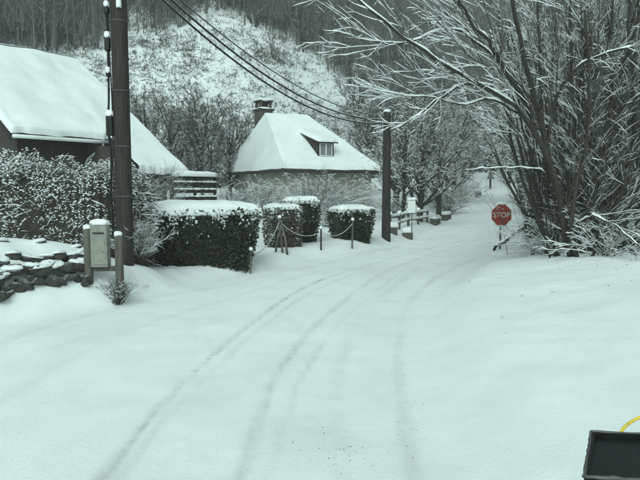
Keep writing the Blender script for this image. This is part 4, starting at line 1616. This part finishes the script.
# snow-laden firs at the end of the lane
def fir(label, loc, H_, rng, group):
    t = thing('fir_tree', label, 'tree', tuple(loc), group)
    b = Bag()
    p = np.zeros((1, 6, 3))
    p[0, :, 2] = np.linspace(-.3, H_, 6)
    b.tubes(p, np.linspace(.2, .03, 6)[None], 7)
    b.obj('trunk', M['bark'], t)
    nd, sn = Bag(), Bag()
    for z in np.arange(.5, H_ * .97, .42):
        R = (1 - z / H_) ** .8 * H_ * .30 + .15
        nb = int(7 + R * 3)
        az = rng.uniform(0, 6.28, nb)
        Ls = R * rng.uniform(.75, 1.15, nb)
        K = 5
        f = np.linspace(0, 1, K)
        pts = np.zeros((nb, K, 3))
        pts[:, :, 0] = np.cos(az)[:, None] * f * Ls[:, None]
        pts[:, :, 1] = np.sin(az)[:, None] * f * Ls[:, None]
        pts[:, :, 2] = z + rng.normal(size=(nb, 1)) * .12 - (f ** 1.6)[None] * Ls[:, None] * .45
        m = 26
        idx = np.repeat(np.arange(nb), m)
        ff = rng.uniform(.15, 1, len(idx)) * (K - 1)
        i0 = np.minimum(ff.astype(int), K - 2)
        fr_ = (ff - i0)[:, None]
        c = pts[idx, i0] * (1 - fr_) + pts[idx, i0 + 1] * fr_
        c = c + rng.normal(size=c.shape) * [.12, .12, .05]
        leaves(nd, rng, c, np.full(len(c), .13), 2.0, np.array([0, 0, -.5]))
        nd.tubes(pts, np.full((nb, K), .02), 3)
        q = pts[:, 1:].reshape(-1, 3) + rng.normal(size=(nb * 4, 3)) * .06 + [0, 0, .08]
        tufts(sn, rng, q, rng.uniform(.12, .30, len(q)), .5)
    nd.obj('crown', M['needle'], t)
    sn.obj('bough_snow', M['snow'], t)
    return t


rngF = np.random.default_rng(9)
f0 = fir('snow-laden fir at the far end of the lane', PG(476, 84), 9.0, rngF, 'snow-laden firs where the lane ends')
for (u, d, s_) in ((466, 90, .95), (490, 88, .9), (502, 96, 1.2), (458, 98, 1.1), (515, 92, 1.1)):
    copy_thing(f0, tuple(PG(u, d, -.1)), rngF.uniform(0, 6.28), s_)

# hillside wood
G_W = 'bare trees of the hillside wood'
L_W = 'bare grey tree of the wood high on the snowy hillside'
wa = proto_tree(rngP, 9.0, 12, 'tree', 'hill_tree', L_W, PG(60, 92, -.1), G_W, .014, .17, ('bark', 'far_twig'), lvs(9, (8, 5, 3), (.026, .022, .019)), .7)
wb = proto_tree(rngP, 9.0, 8, 'coppice', 'hill_tree', L_W, PG(20, 84, -.1), G_W, .014, .13, ('bark', 'far_twig'), lvs(9, (8, 5, 3), (.026, .022, .019)), .7)
spots = []
rngW = np.random.default_rng(4)
tries = 0
while len(spots) < 270 and tries < 9000:
    tries += 1
    u, d = rngW.uniform(-30, 660), rngW.uniform(56, 150)
    q = PG(u, d)
    v = 240 - F * math.tan(math.atan2(q[2] - CAM_H, d) + PITCH)
    clear = 60 < u < 350 and v > 30 - .02 * u + 12 * math.sin(u * .05) + max(0, u - 270) * rngW.uniform(.2, 1.3)
    if u <= 110 and v > 52:
        clear = True
    if u > 350 and d < 70:
        clear = True
    if 440 < u < 530 and v > 150:
        clear = True
    if v < -40 or (clear and rngW.random() > .05):
        continue
    if any((q[0] - s[0]) ** 2 + (q[1] - s[1]) ** 2 < 2.2 ** 2 for s in spots):
        continue
    spots.append((*q, .42 if clear else 1.0))
for k, q in enumerate(spots):
    copy_thing((wa, wb)[k % 2], (q[0], q[1], q[2] - .15), rngW.uniform(0, 6.28), rngW.uniform(.75, 1.2) * q[3], None if q[3] == 1.0 else 'small bare sapling on the open scrubby slope below the wood')

# scrub over the open hillside and thickets under the trees: uncountable masses
rngC = np.random.default_rng(12)


def blades(bag, rng, c, size, m, lean, width, tall=1.0):
    """bundles of thin twig slivers"""
    n = len(c)
    cc = np.repeat(c, m, axis=0)
    sz = np.repeat(size, m)
    k = n * m
    az, an = rng.uniform(0, 6.28, k), rng.uniform(lean[0], lean[1], k)
    d = np.stack([np.sin(an) * np.cos(az), np.sin(an) * np.sin(az), np.cos(an) * tall], -1)
    cc = cc + np.stack([rng.normal(size=k) * sz * .4, rng.normal(size=k) * sz * .4, rng.uniform(-.05, .25, k) * sz], -1)
    side = unit(np.cross(d, rng.normal(size=(k, 3)))) * (width * rng.uniform(.6, 1.4, k))[:, None]
    L = (sz * rng.uniform(.5, 1.2, k))[:, None]
    V = np.stack([cc - side * .5, cc + side * .5, cc + d * L], 1).reshape(-1, 3)
    bag.add(V, None, np.arange(k * 3).reshape(-1, 3))


n = 72000
us, ds = rngC.uniform(-40, 680, n), 46 + 85 * rngC.random(n)
xw = (us - 320) / F * ds
zz = H(xw, ds)
hy = ds - HY0(xw)
cl = fbm(xw * .16, ds * .12, 8) + .5 * fbm(xw * .9, ds * .5, 18)
ok = (hy > 1) & (rngC.random(n) < .45 + .55 * sstep((cl + .40) * 1.3))
cs = np.stack([xw, ds, zz], -1)[ok]
b = Bag()
blades(b, rngC, cs, rngC.uniform(.25, .55, len(cs)) * rngC.choice([1, 1, 1.4, 2.4], len(cs)), 7, (.35, 1.55), .065)
o = b.obj('bramble_scrub', M['far_twig'], None)
tag(o, 'dark bramble scrub poking through snow on the open hillside', 'scrub', kind='stuff')
# thicket on the bank behind the right-hand trees
n = 5200
ds = 15.5 + 75 * rngC.random(n) ** 1.3
us = rngC.uniform(530, 700, n)
xw = (us - 320) / F * ds
ok = xw > lerp_tab(XR, ds) + 2.6 + .03 * ds
cs = np.stack([xw, ds, H(xw, ds)], -1)[ok]
b = Bag()
blades(b, rngC, cs, rngC.uniform(.7, 2.4, len(cs)), 26, (.05, .9), .016 + .0)
o = b.obj('thicket', M['twig'], None)
tag(o, 'dense dark thicket of thin stems filling the bank behind the trees', 'thicket', kind='stuff')
# the wood above the clearing and up the valley, too far to tell its trees apart
n = 4200
us, ds = rngC.uniform(-60, 700, n), 72 + 120 * rngC.random(n) ** 1.2
xw = (us - 320) / F * ds
zz = H(xw, ds)
vv = 240 - F * np.tan(np.arctan2(zz - CAM_H, ds) + PITCH)
edge = 31 - .02 * us + 10 * np.sin(us * .05) + np.interp(us, [250, 430], [0, 130]) * rngC.uniform(.1, 1.2, n)
ok = (vv < np.where(us < 110, 54, np.where(us < 430, edge, 155))) & (ds - HY0(xw) > 8)
cs = np.stack([xw, ds, zz], -1)[ok]
b = Bag()
hgt = rngC.uniform(5, 10, len(cs))
blades(b, rngC, cs, hgt * .35, 5, (.0, .12), .22, 2.6)
crown = cs + np.stack([0 * hgt, 0 * hgt, hgt * rngC.uniform(.1, .45, len(hgt))], -1)
blades(b, rngC, crown, hgt * .42, 33, (.1, 1.1), .14, 1.2)
o = b.obj('distant_wood', M['wood'], None)
tag(o, 'grey bare wood covering the top of the snowy hill', 'wood', kind='stuff')

# ------------------------------------------------------------------ grit on the lane, stalks on the bank
b = Bag()
gp = []
for k in range(100):
    u, v = (rngC.normal(338, 26), rngC.normal(447, 13)) if k < 60 else (rngC.normal(402, 8) + 6 * math.sin(k), rngC.uniform(300, 470)) if k < 105 else (rngC.uniform(60, 420), rngC.uniform(380, 478))
    gp.append(G0(u, v))
gp = np.array(gp)
gp[:, 2] = H(gp[:, 0], gp[:, 1]) + .002
tufts(b, rngC, gp, rngC.uniform(.002, .0055, len(gp)), .9)
tag(b.obj('road_grit', M['grit'], None), 'scattered specks of dark grit on the snowy lane', 'grit', kind='stuff')
b = Bag()
st = []
for k in range(14):
    u, d = rngC.uniform(440, 640), rngC.uniform(5.5, 12.5)
    p = PG(u, d)
    for j in range(rngC.integers(1, 4)):
        dr = unit(rngC.normal(size=3) * [1, 1, .3] + [0, 0, .7])
        L = rngC.uniform(.02, .06)
        st.append([p - dr * .02, p + dr * L * .5, p + dr * L + [0, 0, -.01]])
b.tubes(np.array(st), np.repeat(np.array([[.003, .003, .002]]), len(st), 0), 3)
tag(b.obj('dead_stalks', M['twig'], None), 'short dead stalks poking through the snow of the bank', 'stalks', kind='stuff')

# ------------------------------------------------------------------ vehicle front with black box and yellow hose
BZ = 1.30
bt = thing('vehicle_front', 'grey vehicle bonnet carrying the black box', 'vehicle', (.25, 1.05, 0))
b = Bag()
pf = [(-.62, .72), (-.62, BZ + .02), (.40, BZ - .04), (.55, BZ - .10), (.57, 1.0), (.57, .55), (.30, .48), (-.62, .48)]
n = len(pf)
V = [[x, a, z] for x in (-.85, .85) for a, z in pf]
b.add(V, [[k, (k + 1) % n, (k + 1) % n + n, k + n] for k in range(n)], [[0, k + 1, k] for k in range(1, n - 1)] + [[n, n + k, n + k + 1] for k in range(1, n - 1)])
bevel_obj(b.obj('bonnet', M['paint'], bt, False), .05, 3)
b = Bag()
b.box((0, .60, .52), (1.75, .14, .20))
bevel_obj(b.obj('bumper', M['black'], bt, False), .03)
b = Bag()
b.box((0, .575, .92), (.9, .02, .26))
b.obj('grille', M['black'], bt, False)
for sx in (-1, 1):
    b = Bag()
    b.tubes(np.array([[[sx * .66, .55, .92], [sx * .66, .59, .92]]]), np.full((1, 2), .11), 20, cap=True)
    b.obj('headlight', M['glass'], bt)
    b = Bag()
    b.tubes(np.array([[[sx * .60, -.05, .36], [sx * .80, -.05, .36]]]), np.full((1, 2), .36), 28, cap=True)
    w = b.obj('wheel', M['black'], bt)
    b = Bag()
    b.tubes(np.array([[[sx * .79, -.05, .36], [sx * .815, -.05, .36]]]), np.full((1, 2), .2), 20, cap=True)
    b.obj('rim', M['steel'], w)

# the box stands on the bonnet's front right: dark recessed lid with a grey rim
ZT = 1.45
FLc, NLc, NRc, FRc = G0(591, 432, ZT), G0(584, 477, ZT), G0(735, 486, ZT), G0(715, 437, ZT)
bx_ = thing('black_box', 'black box with scuffed grey rim riding on the vehicle bonnet', 'box', (NLc[0], NLc[1], BZ - .04))
og = np.array([NLc[0], NLc[1], BZ - .04])
ctr4 = (FLc + NLc + NRc + FRc) / 4
b = Bag()
tp = [c - og for c in (FLc, NLc, NRc, FRc)]
inn = [c + unit(ctr4 - og - c) * .012 for c in tp]
V = [c * [1, 1, 0] for c in tp] + tp + inn + [c - [0, 0, .012] for c in inn]
q = []
for k in range(4):
    l = (k + 1) % 4
    q += [[k, l, l + 4, k + 4], [k + 4, l + 4, l + 8, k + 8], [k + 8, l + 8, l + 12, k + 12]]
q.append([12, 13, 14, 15])
b.add(V, q)
b.obj('shell', M['black'], bx_, False)
for k, nm in enumerate(('side_rim', 'front_rim', 'end_rim', 'back_rim')):
    A, Bq = tp[k], tp[(k + 1) % 4]
    K = 16
    pp = np.linspace(A, Bq, K) + RNG.normal(size=(K, 3)) * .0005 + [0, 0, .001]
    b = Bag()
    b.tubes(pp[None], np.full((1, K), .0035 if k != 1 else .006) * RNG.uniform(.7, 1.2, (1, K)), 6, cap=True)
    b.obj(nm, M['trim'], bx_)
d0 = 1.60
hs_ = [P(618, 440, d0 - .03), P(623, 429, d0), P(631, 422, d0 + .06), P(641, 417, d0 + .07), P(655, 413, d0 + .08), P(675, 418, d0 + .09), P(690, 436, d0 + .09)]
pth = smooth_path(hs_, 30)
pth[0, 2] -= .02
b = Bag()
b.tubes(pth[None], np.full((1, 30), .0045), 8, cap=True)
tag(b.obj('hose', M['yellow'], None), 'thin yellow hose looping out of the black box', 'hose')

# ------------------------------------------------------------------ damp winter air
hzm = bpy.data.materials.new('winter_air')
hzm.use_nodes = True
ht = hzm.node_tree
ht.nodes.remove(ht.nodes['Principled BSDF'])
pv = ht.nodes.new('ShaderNodeVolumePrincipled')
pv.inputs['Color'].default_value = (0.93, 0.95, 0.95, 1)
pv.inputs['Density'].default_value = 0.0018
ht.links.new(pv.outputs[0], ht.nodes['Material Output'].inputs['Volume'])
b = Bag()
b.box((35, 185, 69), (640, 520, 150))
hz = b.obj('haze', hzm, None, False)
hz['kind'] = 'stuff'
hz['label'] = 'thin damp winter air over the whole valley'
hz['category'] = 'haze'
